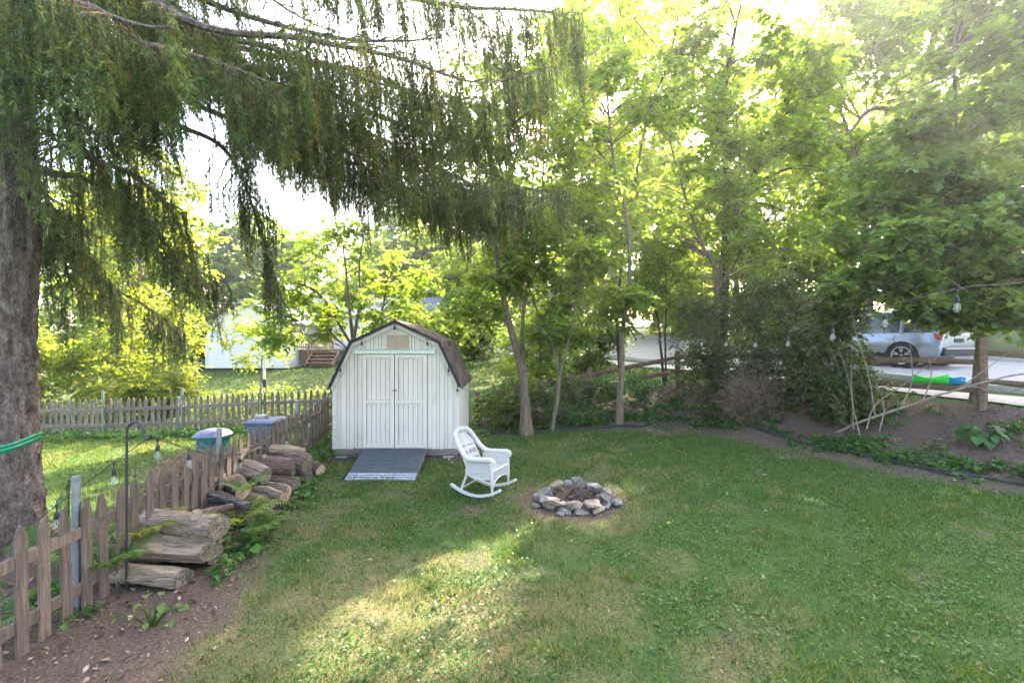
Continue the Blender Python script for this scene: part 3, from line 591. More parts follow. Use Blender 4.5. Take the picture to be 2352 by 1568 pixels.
# landscape edging
mb = MB(); ep = []
for (x0, y0), (x1, y1) in zip(EDGE[:-1], EDGE[1:]):
    for k in range(8): ep.append((x0 + (x1 - x0) * k / 8, y0 + (y1 - y0) * k / 8))
ep = [Vector((x + .03 * math.sin(i * .9), y + .03 * math.cos(i * 1.3), gs1(x, y) + .008 + .014 * math.sin(i * .7))) for i, (x, y) in enumerate(ep)]
for a, b2 in zip(ep[:-1], ep[1:]): mb.beam(a, b2 + (b2 - a) * .03, .016, .08)
mb.tube([p + Vector((0, 0, .04)) for p in ep], .012, 6)
props(mb.build('lawn_edging', M['edging']), 'black plastic edging strip between lawn and mulched bank', 'edging')
# ------------------------------------------------------------------ openings in the canopy through which the sun reaches the ground
SUNV = np.array([sdir.x, sdir.y, sdir.z])
GAPS = np.array([(-.64, 3.85, .20), (-.80, 3.45, .16), (-1.05, 3.15, .2), (-1.45, 2.95, .2), (-1.9, 3.0, .12), (-.35, 2.95, .15), (-1.1, 4.0, .08), (.1, 4.3, .06), (-.12, 4.84, .16), (-.5, 4.5, .05), (-1.27, 4.47, .08), (-1.5, 5.45, .08), (-.9, 5.0, .05), (-1.8, 4.3, .05), (-1.49, 7.2, .1), (1.7, 6.42, .2), (.7, 5.5, .15), (2.27, 9.0, .12), (-2.5, 3.15, .3), (-3.55, 4.5, .25), (-3.7, 5.6, .3), (-3.8, 6.6, .3),
                 (-6.3, 7.4, .9), (-7.8, 9.6, 1.0), (-9.6, 10.6, 1.2), (-11.5, 11, 1.2), (-5.0, 9.5, .6)])
def sunlit(pts, rad=0.0, soft=0.0, seed=0):
    pts = np.asarray(pts)[:, :3]; hit = np.zeros(len(pts), bool)
    for x, y, r_ in GAPS:
        d0 = pts - np.array([x, y, 0.0]); t = d0 @ SUNV; dist = np.linalg.norm(d0 - t[:, None] * SUNV, axis=1); hit |= dist < r_ + rad
    return hit
# ------------------------------------------------------------------ foliage tools
def unit(a): return a / np.maximum(np.linalg.norm(a, axis=-1, keepdims=True), 1e-9)
def leaf_quads(C, D, N, s, v, aspect=.75, fold=.12, tipdroop=.15):
    """C leaf base, D direction, N normal, s length -> 4-vertex leaf folded on the midrib"""
    D = unit(D); N = unit(N - D * (N * D).sum(1)[:, None]); S = np.cross(N, D); s = s[:, None]; n = len(C)
    V = np.empty((n, 4, 3)); V[:, 0] = C; V[:, 1] = C + D * s * .45 + S * s * aspect * .5 + N * s * fold; V[:, 2] = C + D * s - N * s * tipdroop; V[:, 3] = C + D * s * .45 - S * s * aspect * .5 + N * s * fold
    b = np.arange(n)[:, None] * 4
    F = np.concatenate([b + np.array([[0, 1, 2]]), b + np.array([[0, 2, 3]])], 1).reshape(-1, 3)
    return V.reshape(-1, 3), F, np.repeat(v, 4)
def sprays(cl, r, K, L, size, vmean=.4, vsd=.2, flat=.55, droop=.15, aspect=.75, tilt=.45):
    """cl: (M,4) clump centres and radii; K twigs per clump with L leaves each"""
    Mn = len(cl); C = np.repeat(cl[:, :3], K, 0); Rr = np.repeat(cl[:, 3], K); n = len(C)
    d = r.normal(size=(n, 3)); d[:, 2] = d[:, 2] * flat + .05; d = unit(d); start = C + d * (Rr * .15 * r.random(n))[:, None]
    ln = Rr * (.55 + .6 * r.random(n)); tv = np.clip(r.normal(vmean, vsd * .5, Mn), 0, 1).repeat(K)
    t = (np.arange(L)[None, :] + r.random((n, L))) / L; t = .2 + .8 * t
    pos = start[:, None, :] + d[:, None, :] * (ln[:, None] * t)[..., None]; pos[..., 2] -= droop * (ln[:, None] * t ** 2)
    pos = pos.reshape(-1, 3); m = len(pos); dd = np.repeat(d, L, 0)
    side = np.cross(dd, np.array([0, 0, 1.0])); side = unit(side) * np.where(r.random(m) < .5, 1, -1)[:, None]
    D = unit(dd * .55 + side * (.4 + .6 * r.random(m))[:, None] + r.normal(0, .3, (m, 3)) + np.array([0, 0, -.15])); N = np.stack([r.normal(0, tilt, m), r.normal(0, tilt, m), np.ones(m)], -1)
    s = size * (.42 + .95 * r.random(m)); v = np.clip(np.repeat(tv, L) + r.normal(0, vsd, m), 0, 1)
    tw = (start, start + d * ln[:, None] - np.array([0, 0, 1.0]) * (droop * ln)[:, None])
    return leaf_quads(pos, D, N, s, v, aspect), tw
def ribbons(A, B, w):
    """thin three-sided twigs from A to B"""
    n = len(A); d = unit(B - A); a = np.cross(d, np.array([.3, .5, .8])); a = unit(a); b = np.cross(d, a); w = np.broadcast_to(w, (n,))[:, None]
    V = np.empty((n, 4, 3)); V[:, 0] = A + a * w; V[:, 1] = A - a * w * .5 + b * w * .87; V[:, 2] = A - a * w * .5 - b * w * .87; V[:, 3] = B
    i = np.arange(n)[:, None] * 4; F = np.concatenate([i + np.array([[0, 1, 3]]), i + np.array([[1, 2, 3]]), i + np.array([[2, 0, 3]])], 1).reshape(-1, 3)
    return V.reshape(-1, 3), F
def cat_meshes(parts):
    Vs, Fs, As, o = [], [], [], 0
    for p in parts:
        Vs.append(p[0]); Fs.append(p[1] + o); o += len(p[0])
        if len(p) > 2: As.append(p[2])
    return np.concatenate(Vs), np.concatenate(Fs), (np.concatenate(As) if As else None)
def ell(c, rad, n, r, rmin=.35, rmax=.7, inner=.25):
    d = unit(r.normal(size=(n, 3))); q = (inner + (1 - inner) * r.random(n)) ** .45
    p = np.array(c) + d * q[:, None] * np.array(rad); return np.column_stack([p, rmin + (rmax - rmin) * r.random(n)])
def smooth_poly(pts, n=14):
    """Catmull-Rom through the given points"""
    pts = [Vector(p) for p in pts]; P_ = [pts[0] * 2 - pts[1]] + pts + [pts[-1] * 2 - pts[-2]]; out = []
    for i in range(1, len(P_) - 2):
        for k in range(n):
            t = k / n; a, b, c, d = P_[i - 1], P_[i], P_[i + 1], P_[i + 2]
            out.append(.5 * ((2 * b) + (c - a) * t + (2 * a - 5 * b + 4 * c - d) * t * t + (3 * b - a - 3 * c + d) * t ** 3))
    out.append(pts[-1]); return out
def stem_mesh(mb, pts, r0, r1, seg=8, wob=.0, n=6, flare=0.0):
    sp = smooth_poly(pts, n); m = len(sp)
    rad = [r0 + (r1 - r0) * (i / (m - 1)) ** .8 + flare * math.exp(-i / (m * .06)) for i in range(m)]
    if wob: sp = [p + Vector((random.uniform(-wob, wob), random.uniform(-wob, wob), 0)) if 0 < i < m - 1 else p for i, p in enumerate(sp)]
    mb.tube(sp, rad, seg); return sp, rad
def tree(name, label, stems, clumps, leafm, K, L, size, bark, seed, vmean=.4, vsd=.18, flat=.55, droop=.15, aspect=.75, limbr=.03, twigs=True, cat='tree', tilt=.45, twr=.004, group=None, prune=True):
    r = np.random.default_rng(seed); random.seed(seed)
    clumps = np.asarray(clumps)
    if prune: clumps = clumps[~sunlit(clumps, clumps[:, 3] * .33)]
    base = Vector(stems[0][0][0]); t = thing(name, label, cat, base, group)
    mb = MB(); samples = []
    for pts, r0, r1 in stems:
        sp, rad = stem_mesh(mb, pts, r0, r1, 9, .008, 6, r0 * .35 if r0 > .06 else 0); samples += list(zip(sp, rad))
    mb.build('trunk', bark, t, smooth=True)
    S = np.array([list(p) for p, _ in samples]); SR = np.array([q for _, q in samples]); lim = MB()
    for c in clumps:
        d = S - c[:3]; dist = np.linalg.norm(d, axis=1) + np.where(d[:, 2] > -.1 * np.linalg.norm(d[:, :2], axis=1), 1.5, 0) + np.where(SR < .008, .3, 0); j = int(dist.argmin())
        a = Vector(S[j]); b = Vector(c[:3]); ln = (b - a).length
        if ln < .1: continue
        r0 = min(max(SR[j] * .55, .008), limbr * (.4 + ln * .35)); mid = (a + b) / 2 + Vector((random.uniform(-.1, .1), random.uniform(-.1, .1), .12 + random.uniform(0, .12))) * ln
        lim.tube(smooth_poly([a, mid, b], 3), [r0 + (.004 - r0) * i / 6 for i in range(7)], 5, cap=False)
    if lim.v: lim.build('branches', bark, t, smooth=True)['kind'] = 'stuff'
    (V, F, A), tw = sprays(np.asarray(clumps), r, K, L, size, vmean, vsd, flat, droop, aspect, tilt)
    o = org(t); o = np.array([o.x, o.y, o.z])
    cr = link('crown', np_mesh('crown', V - o, F, leafm, {'v': A}), t)
    if twigs:
        TV, TF = ribbons(tw[0], tw[1], twr); link('twigs', np_mesh('twigs', TV - o, TF, bark), t)['kind'] = 'stuff'
    cr['kind'] = 'stuff'
    return t
def gp(x, y): return Vector((x, y, gs1(x, y) - .03))
# ------------------------------------------------------------------ the big weeping spruce
rs = np.random.default_rng(5); random.seed(5)
SX, SY = -5.58, 4.95
spruce = thing('spruce_tree', 'huge spruce with rough trunk and curtains of drooping needle branches', 'tree', (SX, SY, g1(SX, SY)))
nz_, ns_ = 230, 72; VV = []; _br = np.random.default_rng(3).random((90, 24)); 
def plate(a, h):
    u = a / 6.2832 * 24; w = h * 7.5; i, j = int(u) % 24, int(w) % 90; fu, fw = u - int(u), w - int(w); off = .5 * (int(u) % 2); j2 = int(w + off) % 90; fw = (w + off) % 1
    e = min(fu, 1 - fu, fw * .8, (1 - fw) * .8); return (.35 + .65 * _br[j2, i]) * min(e / .22, 1) ** .6
for i in range(nz_ + 1):
    h = -.15 + 17 * (i / nz_) ** 1.25; rb = .305 * (1 - h / 19) + .16 * math.exp(-max(h, 0) / .28) + .015 * math.sin(h * 2.2)
    for k in range(ns_):
        a = 2 * math.pi * k / ns_; ridge = .016 * math.sin(a * 9 + 1.7 * math.sin(h * 3.1) + h * .6) + .012 * math.sin(a * 17 + h * 5.3) + .01 * math.sin(h * 19 + a * 6) + random.uniform(-.012, .012)
        rr = rb + (ridge * .7 + .034 * plate((a + .12 * math.sin(h * 4.1)) % 6.2832, h + 1 + .05 * math.sin(a * 7)) - .02) * (1 if h < 8 else .3) + .05 * math.exp(-max(h, 0) / .3) * math.sin(a * 4 + .5)
        VV.append((SX + .02 * h - .0 + rr * math.cos(a), SY + rr * math.sin(a), g1(SX, SY) + h))
id_ = np.arange((nz_ + 1) * ns_).reshape(nz_ + 1, ns_); Fs = np.stack([id_[:-1], np.roll(id_[:-1], -1, 1), np.roll(id_[1:], -1, 1), id_[1:]], -1).reshape(-1, 4)
o = np.array(org(spruce)); link('trunk', np_mesh('trunk', np.array(VV) - o, Fs, M['bark'], smooth=True), spruce)
boughs = []      # (points, start radius)
def trunk_at(z): return Vector((SX + .02 * z, SY, z))
# boughs that can be made out singly
boughs += [([trunk_at(6.6), P(300, 150, 5.3), P(620, 160, 5.6), P(860, 262, 5.9), P(1000, 312, 6.0), P(1080, 318, 6.0), P(1160, 290, 6.0), P(1215, 262, 6.0)], .05),
           ([trunk_at(8.6), P(420, -160, 5.6), P(800, -40, 6.2), P(1040, 14, 6.6), P(1180, 22, 6.7), P(1300, 40, 6.8), P(1335, 120, 6.8)], .05),
           ([trunk_at(4.35), P(110, 395, 4.9), P(190, 410, 5.2), P(300, 470, 5.6), P(420, 600, 6.0), P(520, 650, 6.2)], .05),
           ([trunk_at(5.3), P(130, 240, 4.7), P(175, 320, 4.6), P(210, 365, 4.7), P(300, 400, 5.0), P(390, 480, 5.4), P(430, 560, 5.6)], .06),
           ([trunk_at(5.9), P(330, 250, 5.6), P(500, 330, 6.2), P(560, 420, 6.6), P(600, 540, 6.8), P(640, 660, 6.9)], .045),
           ([trunk_at(7.2), P(500, 90, 6.3), P(900, 190, 7.4), P(1100, 380, 8.2), P(1200, 430, 8.6), P(1300, 440, 8.9)], .05),
           ([trunk_at(6.3), P(450, 240, 6.0), P(760, 330, 7.0), P(900, 400, 7.5), P(1040, 420, 7.8), P(1140, 440, 8.0)], .045),
           ([trunk_at(7.6), P(380, 20, 4.4), P(700, 90, 4.6), P(900, 130, 4.9), P(1100, 190, 5.3), P(1250, 160, 5.6)], .045),
           ([trunk_at(3.6), P(100, 470, 5.6), P(150, 520, 6.2), P(230, 640, 6.6), P(330, 700, 6.8), P(420, 760, 7.0)], .04),
           ([trunk_at(6.9), P(200, 60, 4.2), P(380, 110, 4.0), P(520, 150, 4.0), P(640, 200, 4.1)], .04),
           ([trunk_at(7.9), P(120, -60, 3.9), P(220, 20, 3.6), P(330, 60, 3.5), P(420, 60, 3.5)], .04),
           ([trunk_at(6.2), P(330, 170, 5.4), P(520, 215, 5.6), P(640, 260, 5.8), P(760, 320, 6.0), P(860, 400, 6.1)], .04),
           ([trunk_at(7.4), P(420, 40, 5.2), P(620, 110, 5.3), P(800, 170, 5.6), P(960, 215, 5.8), P(1090, 230, 6.0)], .045),
           ([trunk_at(9.2), P(500, -190, 6.4), P(760, -110, 7.2), P(960, -40, 7.6), P(1120, 60, 7.8), P(1200, 160, 7.9)], .045),
           ([trunk_at(6.8), P(430, 150, 6.6), P(620, 250, 7.4), P(760, 380, 7.8), P(830, 470, 7.9)], .04),
           ([trunk_at(7.0), P(560, 150, 7.0), P(820, 300, 8.0), P(980, 440, 8.4), P(1080, 500, 8.6)], .04),
           ([trunk_at(4.9), P(100, 300, 5.6), P(170, 350, 6.2), P(260, 400, 6.6), P(340, 480, 6.8)], .035),
           ([trunk_at(7.3), P(600, 180, 7.6), P(900, 330, 8.6), P(1080, 420, 9.0), P(1190, 460, 9.2), P(1290, 450, 9.3)], .04),
           ([trunk_at(7.5), P(620, 200, 8.0), P(900, 330, 9.0), P(1100, 430, 9.4), P(1220, 435, 9.6), P(1310, 455, 9.7)], .04),
           ([trunk_at(6.6), P(560, 250, 7.4), P(800, 370, 8.2), P(960, 440, 8.6), P(1100, 470, 8.8), P(1220, 480, 9.0)], .04),
           ([trunk_at(3.9), P(90, 430, 5.2), P(120, 500, 5.4), P(150, 600, 5.6), P(170, 680, 5.7)], .035),
           ([trunk_at(6.4), P(60, 100, 4.2), P(110, 120, 4.0), P(170, 150, 4.0)], .03)]
NMAIN = len(boughs)
for k in range(34):                              # the rest of the crown, whorl after whorl
    z0 = 6.6 + 9.5 * (k / 34) + random.uniform(-.2, .2); az = R(-75 + 150 * ((k * .618) % 1)) if k % 3 else R(110 + 140 * ((k * .37) % 1))
    ln = (6.6 - .36 * (z0 - 6)) * random.uniform(.75, 1.0); dv = Vector((math.cos(az), math.sin(az) * (1.0), 0)); sag = ln * random.uniform(.16, .26)
    if z0 < 8.5 and dv.y < -.55: continue
    boughs.append(([trunk_at(z0)] + [trunk_at(z0) + dv * ln * t + Vector((0, 0, .35 * t - sag * math.sin(t * 2.2))) for t in (.2, .45, .7, .88, 1.0)], .05))
bm_ = MB(); st, dr_, ln_, vv_, sp_on = [], [], [], [], []; lat = MB()
for bi, (pts, r0) in enumerate(boughs):
    sp = smooth_poly(pts, 8); m = len(sp); bm_.tube(sp, [r0 * (1 - .88 * i / (m - 1)) for i in range(m)], 7)
    cum = [0.0]
    for a, b in zip(sp[:-1], sp[1:]): cum.append(cum[-1] + (b - a).length)
    T = cum[-1]; main = bi < NMAIN; tone = random.uniform(-.08, .08)
    nl = int(T / (.085 if main else .17))
    for q in range(nl):
        f = .15 + .85 * (q + random.random()) / nl; s_ = f * T; j = max(i for i in range(m) if cum[i] <= s_ + 1e-9); j = min(j, m - 2); u = (s_ - cum[j]) / max(cum[j + 1] - cum[j], 1e-6); p = sp[j].lerp(sp[j + 1], u); d = (sp[j + 1] - sp[j]).normalized()
        sd = d.cross(Vector((0, 0, 1))); sd = sd.normalized() if sd.length > .1 else Vector((0, 1, 0)); sg = 1 if q % 2 else -1
        if main and bi not in (17, 18, 19) and math.sin(bi * 1.7 + f * 17) > .72 and random.random() < .85: continue
        ll = random.uniform(.1, .7) * (1.15 - .6 * f) + .08; e = p + (d * .5 + sd * sg).normalized() * ll + Vector((0, 0, -.4 * ll))
        lat.tube([p, p.lerp(e, .5) + Vector((0, 0, .06 * ll)), e], [.008, .006, .003], 4, cap=False)
        # each lateral carries its own tassel: a tight bundle with a length and tone of its own
        tl = random.choice((.4, .5, .65, .8, 1.0, 1.3)) * random.uniform(.85, 1.15) * (.8 if f > .93 else 1); tt = tone + random.gauss(0, .12); lean = Vector((random.gauss(0, .07), random.gauss(0, .07), 0))
        nb = random.randint(6, 9) if main else random.randint(3, 5)
        for w_ in range(nb):
            g = 1 - (w_ / nb) ** 1.4; b0 = p.lerp(e, g) + Vector((random.gauss(0, .03), random.gauss(0, .03), .05 * ll * math.sin(g * 3.1)))
            hang = .85 * tl * random.uniform(.5, 1.05)
            qx, qy = 1176 + FPX * b0.x / max(b0.y, .1), 784 - FPX * (b0.z - hang * .6 - CAMZ) / max(b0.y, .1)
            if 392 < qx < 515 and 215 < qy < 425 and random.random() < .93: continue
            dv = (Vector((random.gauss(0, .06), random.gauss(0, .06), -1)) + lean + d * .10).normalized(); vb = min(max(.30 + tt + random.gauss(0, .07), 0), .8) if random.random() > .04 else .95
            st.append(b0); dr_.append(dv); ln_.append(hang); vv_.append(vb)
            if main:
                for k in range(int(hang / .22)):
                    h = random.uniform(.08, .9); az = random.uniform(0, 6.28); st.append(b0 + dv * hang * h); dr_.append((dv + Vector((math.cos(az), math.sin(az), 0)) * .75).normalized()); ln_.append(random.uniform(.09, .2) * (1.1 - .5 * h)); vv_.append(min(vb + .12, 1))
        st.append(p); dr_.append((e - p).normalized()); ln_.append(ll); vv_.append(.35 + tt)
bm_.build('boughs', M['bark'], spruce, smooth=True)['kind'] = 'stuff'; lat.build('laterals', M['sprucetwig'], spruce)['kind'] = 'stuff'
st = np.array([list(p) for p in st]); dr_ = unit(np.array([list(p) for p in dr_])); ln_ = np.array(ln_); vv_ = np.array(vv_)
_kp = ~(sunlit(st + dr_ * ln_[:, None] * .5, .05) & (np.random.default_rng(9).random(len(st)) < .9)); st, dr_, ln_, vv_ = st[_kp], dr_[_kp], ln_[_kp], vv_[_kp]
vis = (np.abs(st[:, 0]) < st[:, 1] * 1.3 + 1.5) & (st[:, 1] > .5) & (st[:, 2] < st[:, 1] * .85 + 3.2)
def needles(st, dr_, ln_, vv_, step, nper, L, w, seed):
    r = np.random.default_rng(seed); cnt = np.maximum((ln_ / step).astype(int), 2); ix = np.repeat(np.arange(len(st)), cnt); k = np.arange(len(ix)) - np.repeat(np.cumsum(cnt) - cnt, cnt); t = (k + .5) / cnt[ix]
    d = dr_[ix]; sway = r.normal(0, .5, len(st))[ix]; base = st[ix] + d * (ln_[ix] * t)[:, None]; base[:, 0] += .05 * ln_[ix] * np.sin(t * 4 + sway * 6) * sway; base[:, 1] += .05 * ln_[ix] * np.sin(t * 3.3 + sway * 9) * sway
    base = np.repeat(base, nper, 0); d = np.repeat(d, nper, 0); n = len(base); vv = np.repeat(vv_[ix] + .12 * t, nper)
    rd = r.normal(size=(n, 3)); rd -= d * (rd * d).sum(1)[:, None]; rd = unit(rd); D = unit(rd * .75 + d * .75); S = np.cross(D, rd + .01); S = unit(np.cross(D, d)); l = (L * (.7 + .6 * r.random(n)))[:, None]
    base = base + d * (r.random(n) * step)[:, None]
    V = np.empty((n, 3, 3)); V[:, 0] = base - S * w / 2; V[:, 1] = base + S * w / 2; V[:, 2] = base + D * l
    return V.reshape(-1, 3), np.arange(3 * n).reshape(n, 3), np.repeat(np.clip(vv + r.normal(0, .06, n), 0, 1), 3)
near = vis
V1, F1, A1 = needles(st[near], dr_[near], ln_[near], vv_[near], .046, 4, .054, .0140, 1)
V2, F2, A2 = needles(st[~vis], dr_[~vis], ln_[~vis], vv_[~vis], .09, 3, .07, .02, 2)
V, F, A = cat_meshes([(V1, F1, A1), (V2, F2, A2)])
link('crown', np_mesh('crown', V - o, F, M['needle'], {'v': A}), spruce)['kind'] = 'stuff'
TV, TF = ribbons(st[near], st[near] + dr_[near] * ln_[near][:, None], .0048); link('twigs', np_mesh('twigs', TV - o, TF, M['sprucetwig']), spruce)['kind'] = 'stuff'
print('spruce branchlets', len(st), 'needle tris', len(F))
# green ribbon tied round the trunk
mb = MB(); base_a = Vector((SX + .02, SY, 0)); ring = []
for k in range(49):
    a = 2 * math.pi * k / 48; rr = .302 + .006 * math.sin(9 * a); ring.append((SX + .02 + rr * math.cos(a), SY + rr * math.sin(a), 1.06 + .09 * math.cos(a) + .05 * math.sin(a) + .006 * math.sin(5 * a)))
for tier in range(2):
    for p, q in zip(ring[:-1], ring[1:]):
        c = Vector((SX + .02, SY, 0)); dz = tier * .04
        def ou(pt, k): v = Vector(pt) - c; v.z = 0; v.normalize(); return Vector(pt) + v * k
        mb.add([ou(p, .0) + Vector((0, 0, -.025 + dz)), ou(q, .0) + Vector((0, 0, -.025 + dz)), ou(q, .014) + Vector((0, 0, .012 + dz)), ou(p, .014) + Vector((0, 0, .012 + dz)), ou(q, .004) + Vector((0, 0, .034 + dz)), ou(p, .004) + Vector((0, 0, .034 + dz))], [(0, 1, 2, 3), (3, 2, 4, 5)])
props(mb.build('ribbon', M['ribbon'], smooth=True), 'shiny green plastic ribbon wrapped around the spruce trunk', 'ribbon')
# ------------------------------------------------------------------ deciduous trees of the bank
q = np.random.default_rng
def cl(*a): return np.concatenate(a)
_ell0 = ell
def ell(c, rad, n, r, rmin=.35, rmax=.7, inner=.2, k=1.2): return _ell0(c, rad, int(n * k), r, rmin * 1.1, rmax * 1.15, inner)
tree('maple_tree', 'twin-trunked maple leaning left at the bank foot nearest the shed', [
    ([gp(.30, 10.95), P(1203, 880, 10.95), P(1172, 750, 11.0), P(1150, 650, 11.0), P(1138, 560, 11.1), P(1125, 380, 11.3), P(1110, 200, 11.4)], .115, .03),
    ([gp(.45, 11.0), P(1206, 880, 11.0), P(1200, 760, 11.2), P(1210, 660, 11.4), P(1238, 540, 11.6), P(1250, 360, 11.8)], .07, .02)],
    cl(ell((-.2, 11.6, 6.8), (2.3, 1.8, 2.9), 50, q(1)), ell((-.6, 11.0, 3.3), (1.2, 1.0, .8), 14, q(2), .3, .5), ell((.9, 11.3, 4.3), (1.2, 1.1, 1.0), 12, q(3), .3, .5)),
    M['leaf'], 22, 8, .135, M['treebark'], 101, .5)
tree('young_maple', 'slim forked young maple beside the twin-trunked maple', [
    ([gp(.98, 11.2), P(1285, 870, 11.2), P(1270, 800, 11.3), P(1240, 730, 11.3), P(1212, 650, 11.4)], .06, .015),
    ([P(1284, 865, 11.2), P(1303, 790, 11.2), P(1318, 720, 11.2), P(1330, 620, 11.3), P(1330, 500, 11.4)], .045, .012)],
    cl(ell((1.5, 11.4, 4.3), (1.2, 1.0, 1.5), 20, q(4), .3, .55), ell((1.2, 11.2, 2.6), (1.0, .8, .5), 9, q(5), .25, .4)), M['leaf'], 20, 8, .13, M['treebark'], 102, .42)
tree('slender_tree', 'single slender straight tree standing in the middle of the bank', [
    ([gp(2.76, 11.75), P(1428, 850, 11.7), P(1431, 760, 11.7), P(1446, 640, 11.8), P(1440, 500, 11.9), P(1412, 390, 12.0), P(1395, 200, 12.1), P(1400, 60, 12.2)], .085, .02)],
    cl(ell((2.5, 12.2, 7.6), (2.0, 1.5, 3.0), 46, q(6), .35, .6), ell((2.9, 11.8, 3.4), (1.0, .9, .8), 9, q(7), .3, .45)), M['leaf'], 20, 8, .135, M['treebark'], 103, .48)
tree('fence_sapling', 'pair of thin dark stems leafing out beside the split rail post', [
    ([gp(4.75, 14.2), P(1517, 790, 14.3), P(1508, 720, 14.4), P(1488, 680, 14.5), P(1470, 600, 14.6)], .05, .012),
    ([gp(4.95, 14.6), P(1528, 780, 14.6), P(1530, 700, 14.6), P(1532, 620, 14.7), P(1560, 540, 14.8)], .04, .012)],
    cl(ell((4.6, 14.6, 4.4), (1.5, 1.2, 1.4), 24, q(8), .3, .55)), M['leaf'], 20, 8, .125, M['darkbark'], 104, .38)
tree('fan_maple', 'young multi-stemmed maple fanning out behind the shed', [
    ([gp(-4.2, 12.7), P(812, 790, 12.7), P(800, 690, 12.8), P(792, 600, 12.9), P(780, 520, 13.0)], .07, .015),
    ([P(812, 800, 12.7), P(745, 690, 12.6), P(700, 655, 12.5), P(630, 640, 12.4)], .05, .01), ([P(813, 780, 12.7), P(826, 690, 12.7), P(826, 600, 12.6), P(840, 520, 12.6)], .05, .012),
    ([P(818, 800, 12.8), P(870, 735, 13.0), P(890, 640, 13.0), P(905, 560, 13.1)], .045, .012), ([P(808, 810, 12.7), P(760, 770, 12.4), P(700, 770, 12.2)], .03, .008)],
    cl(ell((-4.4, 12.7, 4.0), (2.3, 1.3, 1.6), 30, q(9), .3, .55), ell((-5.9, 12.3, 2.9), (1.3, .8, .8), 14, q(10), .3, .5), ell((-3.3, 12.9, 3.2), (.9, .8, .8), 7, q(66), .3, .5)), M['leafbright'], 17, 8, .135, M['treebark'], 105, .5, prune=False)
tree('sapling', 'thin bright sapling screening the white garage beyond the far fence', [([gp(-8.4, 15.2), (-8.35, 15.2, 1.6), (-8.2, 15.1, 3.0)], .03, .008)], ell((-8.3, 15.1, 2.35), (1.7, .8, .9), 17, q(28), .25, .45), M['leafbright'], 14, 7, .10, M['treebark'], 117, .6, prune=False)
tree('bank_tree', 'brown-stemmed tree spreading upward behind the dark bush', [
    ([gp(5.9, 13.2), P(1645, 640, 13.4), P(1612, 560, 13.5), P(1580, 470, 13.7), P(1540, 330, 13.9)], .09, .02), ([gp(5.95, 13.3), P(1650, 640, 13.4), P(1690, 520, 13.6), P(1700, 400, 13.8), P(1690, 250, 14)], .08, .02),
    ([P(1650, 660, 13.4), P(1720, 560, 13.3), P(1790, 470, 13.2)], .05, .015)],
    cl(ell((5.3, 13.9, 7.2), (2.4, 1.7, 3.4), 54, q(11), .35, .65), ell((7.3, 13.2, 5.2), (1.4, 1.2, 1.2), 14, q(12), .3, .5)), M['leaf'], 21, 8, .13, M['treebark'], 106, .45)
tree('tall_oak', 'tall dark-trunked tree rising behind the bush near the street', [
    ([gp(7.1, 15.4), P(1665, 600, 15.4), P(1668, 450, 15.4), P(1660, 250, 15.6), P(1690, 60, 15.8)], .19, .06), ([P(1667, 520, 15.4), P(1740, 380, 15.6), P(1800, 250, 15.8)], .1, .03)],
    cl(ell((7.9, 15.9, 9.8), (3.6, 2.6, 5.2), 76, q(13), .45, .85)), M['leaf'], 22, 9, .18, M['darkbark'], 107, .42)
tree('shade_tree', 'big shade tree with curving brown limbs at the upper right', [
    ([gp(18.6, 21.4), P(2115, 500, 21), P(2118, 330, 21.1), P(2120, 200, 21.2), P(2150, 60, 21.4), P(2160, -80, 21.4)], .30, .09), ([P(2118, 300, 21), P(2075, 258, 20.6), P(2000, 252, 20.3), P(1955, 300, 20), P(1900, 340, 19.7)], .125, .04),
    ([P(2120, 200, 21.2), P(2075, 165, 20.8), P(2040, 150, 20.6), P(1990, 190, 20.3)], .10, .03), ([gp(17.3, 22), P(1985, 480, 21.8), P(1965, 360, 21.9), P(1930, 250, 22.2)], .21, .06)],
    cl(ell((18.8, 21.2, 13.2), (6.0, 3.6, 7.2), 96, q(14), .6, 1.15), ell((15.4, 20.6, 12.8), (3.2, 2.8, 6.0), 46, q(15), .6, 1.0)), M['leaf'], 22, 9, .24, M['treebark'], 108, .48)
tree('redbud_tree', 'round-leaved tree filling the right edge above the split rail fence', [
    ([gp(9.75, 9.6), P(2252, 760, 9.5), P(2254, 640, 9.4), P(2230, 500, 9.3), P(2200, 330, 9.3), P(2190, 120, 9.4)], .07, .03), ([P(2250, 680, 9.4), P(2330, 560, 9.6), P(2400, 400, 9.8)], .05, .02), ([P(2250, 700, 9.4), P(2150, 620, 9.0), P(2050, 560, 8.8)], .045, .015)],
    cl(ell((8.4, 9.2, 4.9), (1.9, 1.3, 1.7), 44, q(16), .3, .55), ell((10.0, 9.7, 6.9), (2.1, 1.6, 3.2), 64, q(17), .35, .6), ell((9.9, 9.2, 2.75), (.9, .6, .35), 10, q(69), .2, .34), ell((8.9, 9.4, 2.9), (1.0, .5, .22), 10, q(68), .18, .28), ell((7.5, 9.2, 3.5), (1.0, .8, .7), 13, q(18), .25, .45), ell((9.8, 9.2, 3.25), (1.5, 1.0, .5), 20, q(19), .25, .42), ell((11.3, 9.8, 4.4), (1.2, 1.2, 1.8), 22, q(20), .3, .5)),
    M['leafround'], 22, 8, .13, M['treebark'], 109, .42, aspect=1.0, droop=.3)
tree('back_tree', 'tall bright tree beyond the bank, behind the slender tree', [([gp(2.9, 20.5), (3.0, 20.6, 5), (3.2, 20.8, 10), (3.3, 21, 14)], .18, .05)], ell((3.2, 21, 12), (3.2, 2.8, 7.8), 90, q(21), .45, .9), M['leafbright'], 20, 8, .24, M['treebark'], 110, .5)
